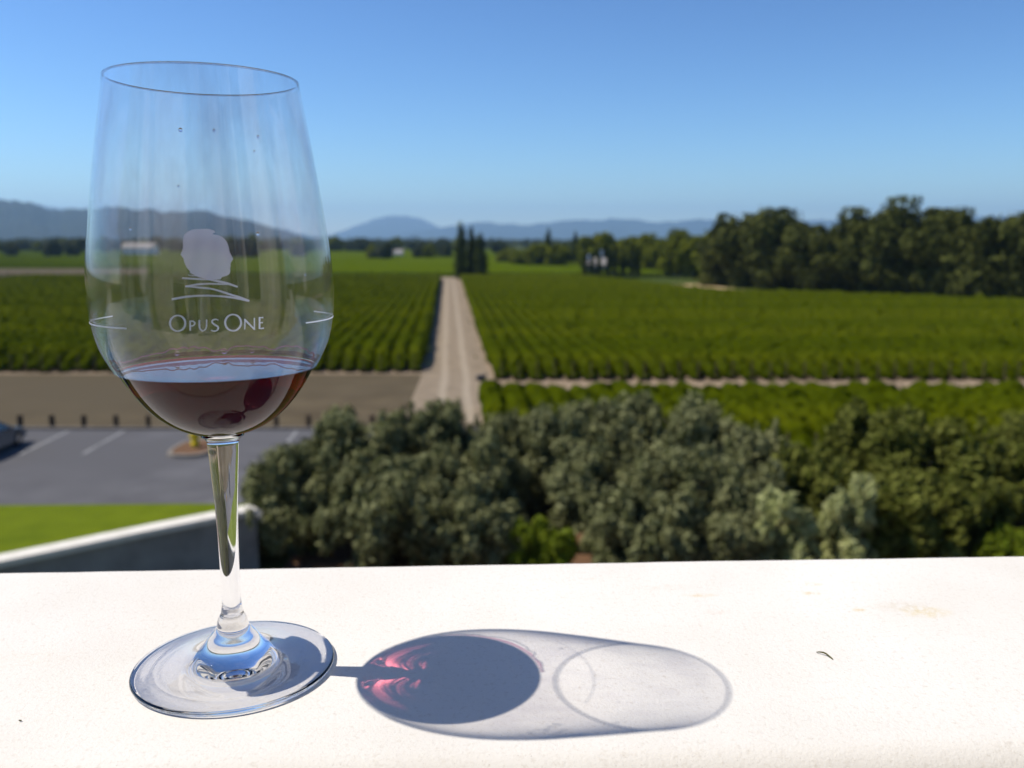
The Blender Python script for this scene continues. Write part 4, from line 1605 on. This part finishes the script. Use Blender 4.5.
# ------------------------------------------------------------------ mountains
def mountains(name, dist, depth, profile, seed, rough=0.10, nx=420, ny=26):
    """a real ridge: crest heights from the skyline, spurs and valleys falling to the plain on both sides"""
    px = np.array([p[0] for p in profile], float)
    py = np.array([p[1] for p in profile], float)
    cols = np.linspace(px[0], px[-1], nx)
    V = np.zeros((nx, ny, 3))
    for i, c in enumerate(cols):
        crest = height_at(float(np.interp(c, px, py)), dist)
        crest += crest * 0.09 * mnoise.fractal(Vector((c * 0.07, seed, 0)), 0.75, 2.2, 6)
        X, F, _ = ray(c, 240)
        for j in range(ny):
            t = j / (ny - 1)                      # 0 front foot, 0.62 crest, 1 back foot
            d = dist + depth * (t - 0.62)
            lat = X / F * d
            s = t / 0.62 if t < 0.62 else (1 - t) / 0.38
            prof_ = s ** 1.25
            nz = mnoise.fractal(Vector((lat / dist * 26, d / dist * 22, seed)), 0.8, 2.0, 6)
            z = crest * prof_ * (1 + (0.55 * nz * (1 - s) + 0.0))
            V[i, j] = (lat, d + 0.05 * depth * nz * (1 - s), max(z, 0) - 2.0 * (s <= 0.01))
    i = np.arange(nx - 1)[:, None]
    k = np.arange(ny - 1)[None, :]
    F = np.stack([i * ny + k, (i + 1) * ny + k, (i + 1) * ny + k + 1, i * ny + k + 1], -1).reshape(-1, 4)
    return tag(mesh_np(name, V.reshape(-1, 3), F, M['mountain'], None, True), kind='structure')


mountains('mountains', 17000, 6000, [(280, 240), (318, 238), (335, 233), (352, 227), (370, 220), (382, 216), (395, 214), (410, 216), (424, 219), (436, 225), (450, 232), (470, 239)], 3.1)
mountains('mountains', 13500, 4000, [(-260, 226), (-120, 214), (-40, 207), (10, 203), (60, 206), (110, 212), (160, 212), (220, 218), (270, 226), (310, 235), (340, 239), (380, 236), (420, 230), (450, 226), (475, 222), (500, 223), (530, 225), (560, 221), (590, 219), (620, 218), (650, 221), (680, 220), (705, 218), (735, 224), (770, 222), (800, 219), (850, 219), (900, 216), (960, 214), (1000, 216), (1060, 213), (1200, 220), (1330, 230)], 5.7)
mountains('hills', 5200, 2200, [(-420, 232), (-250, 214), (-120, 202), (-40, 198), (0, 199), (30, 202), (52, 208), (85, 210), (110, 207), (135, 208), (165, 211), (200, 211), (230, 216), (262, 224), (290, 232), (310, 238), (330, 241)], 9.2, ny=30)

# ------------------------------------------------------------------ the air
m, nt, out = new_mat('valley_haze')
pv = N(nt, 'ShaderNodeVolumePrincipled')
pv.inputs['Color'].default_value = (0.45, 0.70, 1.0, 1)
pv.inputs['Density'].default_value = 8.5e-5
pv.inputs['Anisotropy'].default_value = 0.2
nt.links.new(pv.outputs[0], out.inputs[1])
bm = bmesh.new()
bm_box(bm, 0, 10500, 399.0, 44000, 23000, 800.0)
hz = from_bm('haze', bm, m)
tag(hz, kind='stuff')

# ================================================================== SCALE
# drawn in half centimetres, so that sunlight bent by the small pool of wine is solved accurately
UNIT = 200.0


def apply_unit():
    sc.unit_settings.system = 'METRIC'
    sc.unit_settings.scale_length = 1.0 / UNIT
    for o in list(col.objects):
        if o.parent is None:
            o.location = o.location * UNIT
            if o.type not in ('CAMERA', 'LIGHT'):
                o.scale = o.scale * UNIT
    cam_data.clip_start *= UNIT
    cam_data.clip_end *= UNIT
    cam_data.dof.focus_distance *= UNIT
    cam_data.dof.aperture_fstop /= UNIT
    for m in bpy.data.materials:
        for n in (m.node_tree.nodes if m.node_tree else ()):
            if n.type == 'BUMP':
                n.inputs['Distance'].default_value *= UNIT
            if n.type in ('PRINCIPLED_VOLUME', 'VOLUME_ABSORPTION'):
                n.inputs['Density'].default_value /= UNIT


apply_unit()
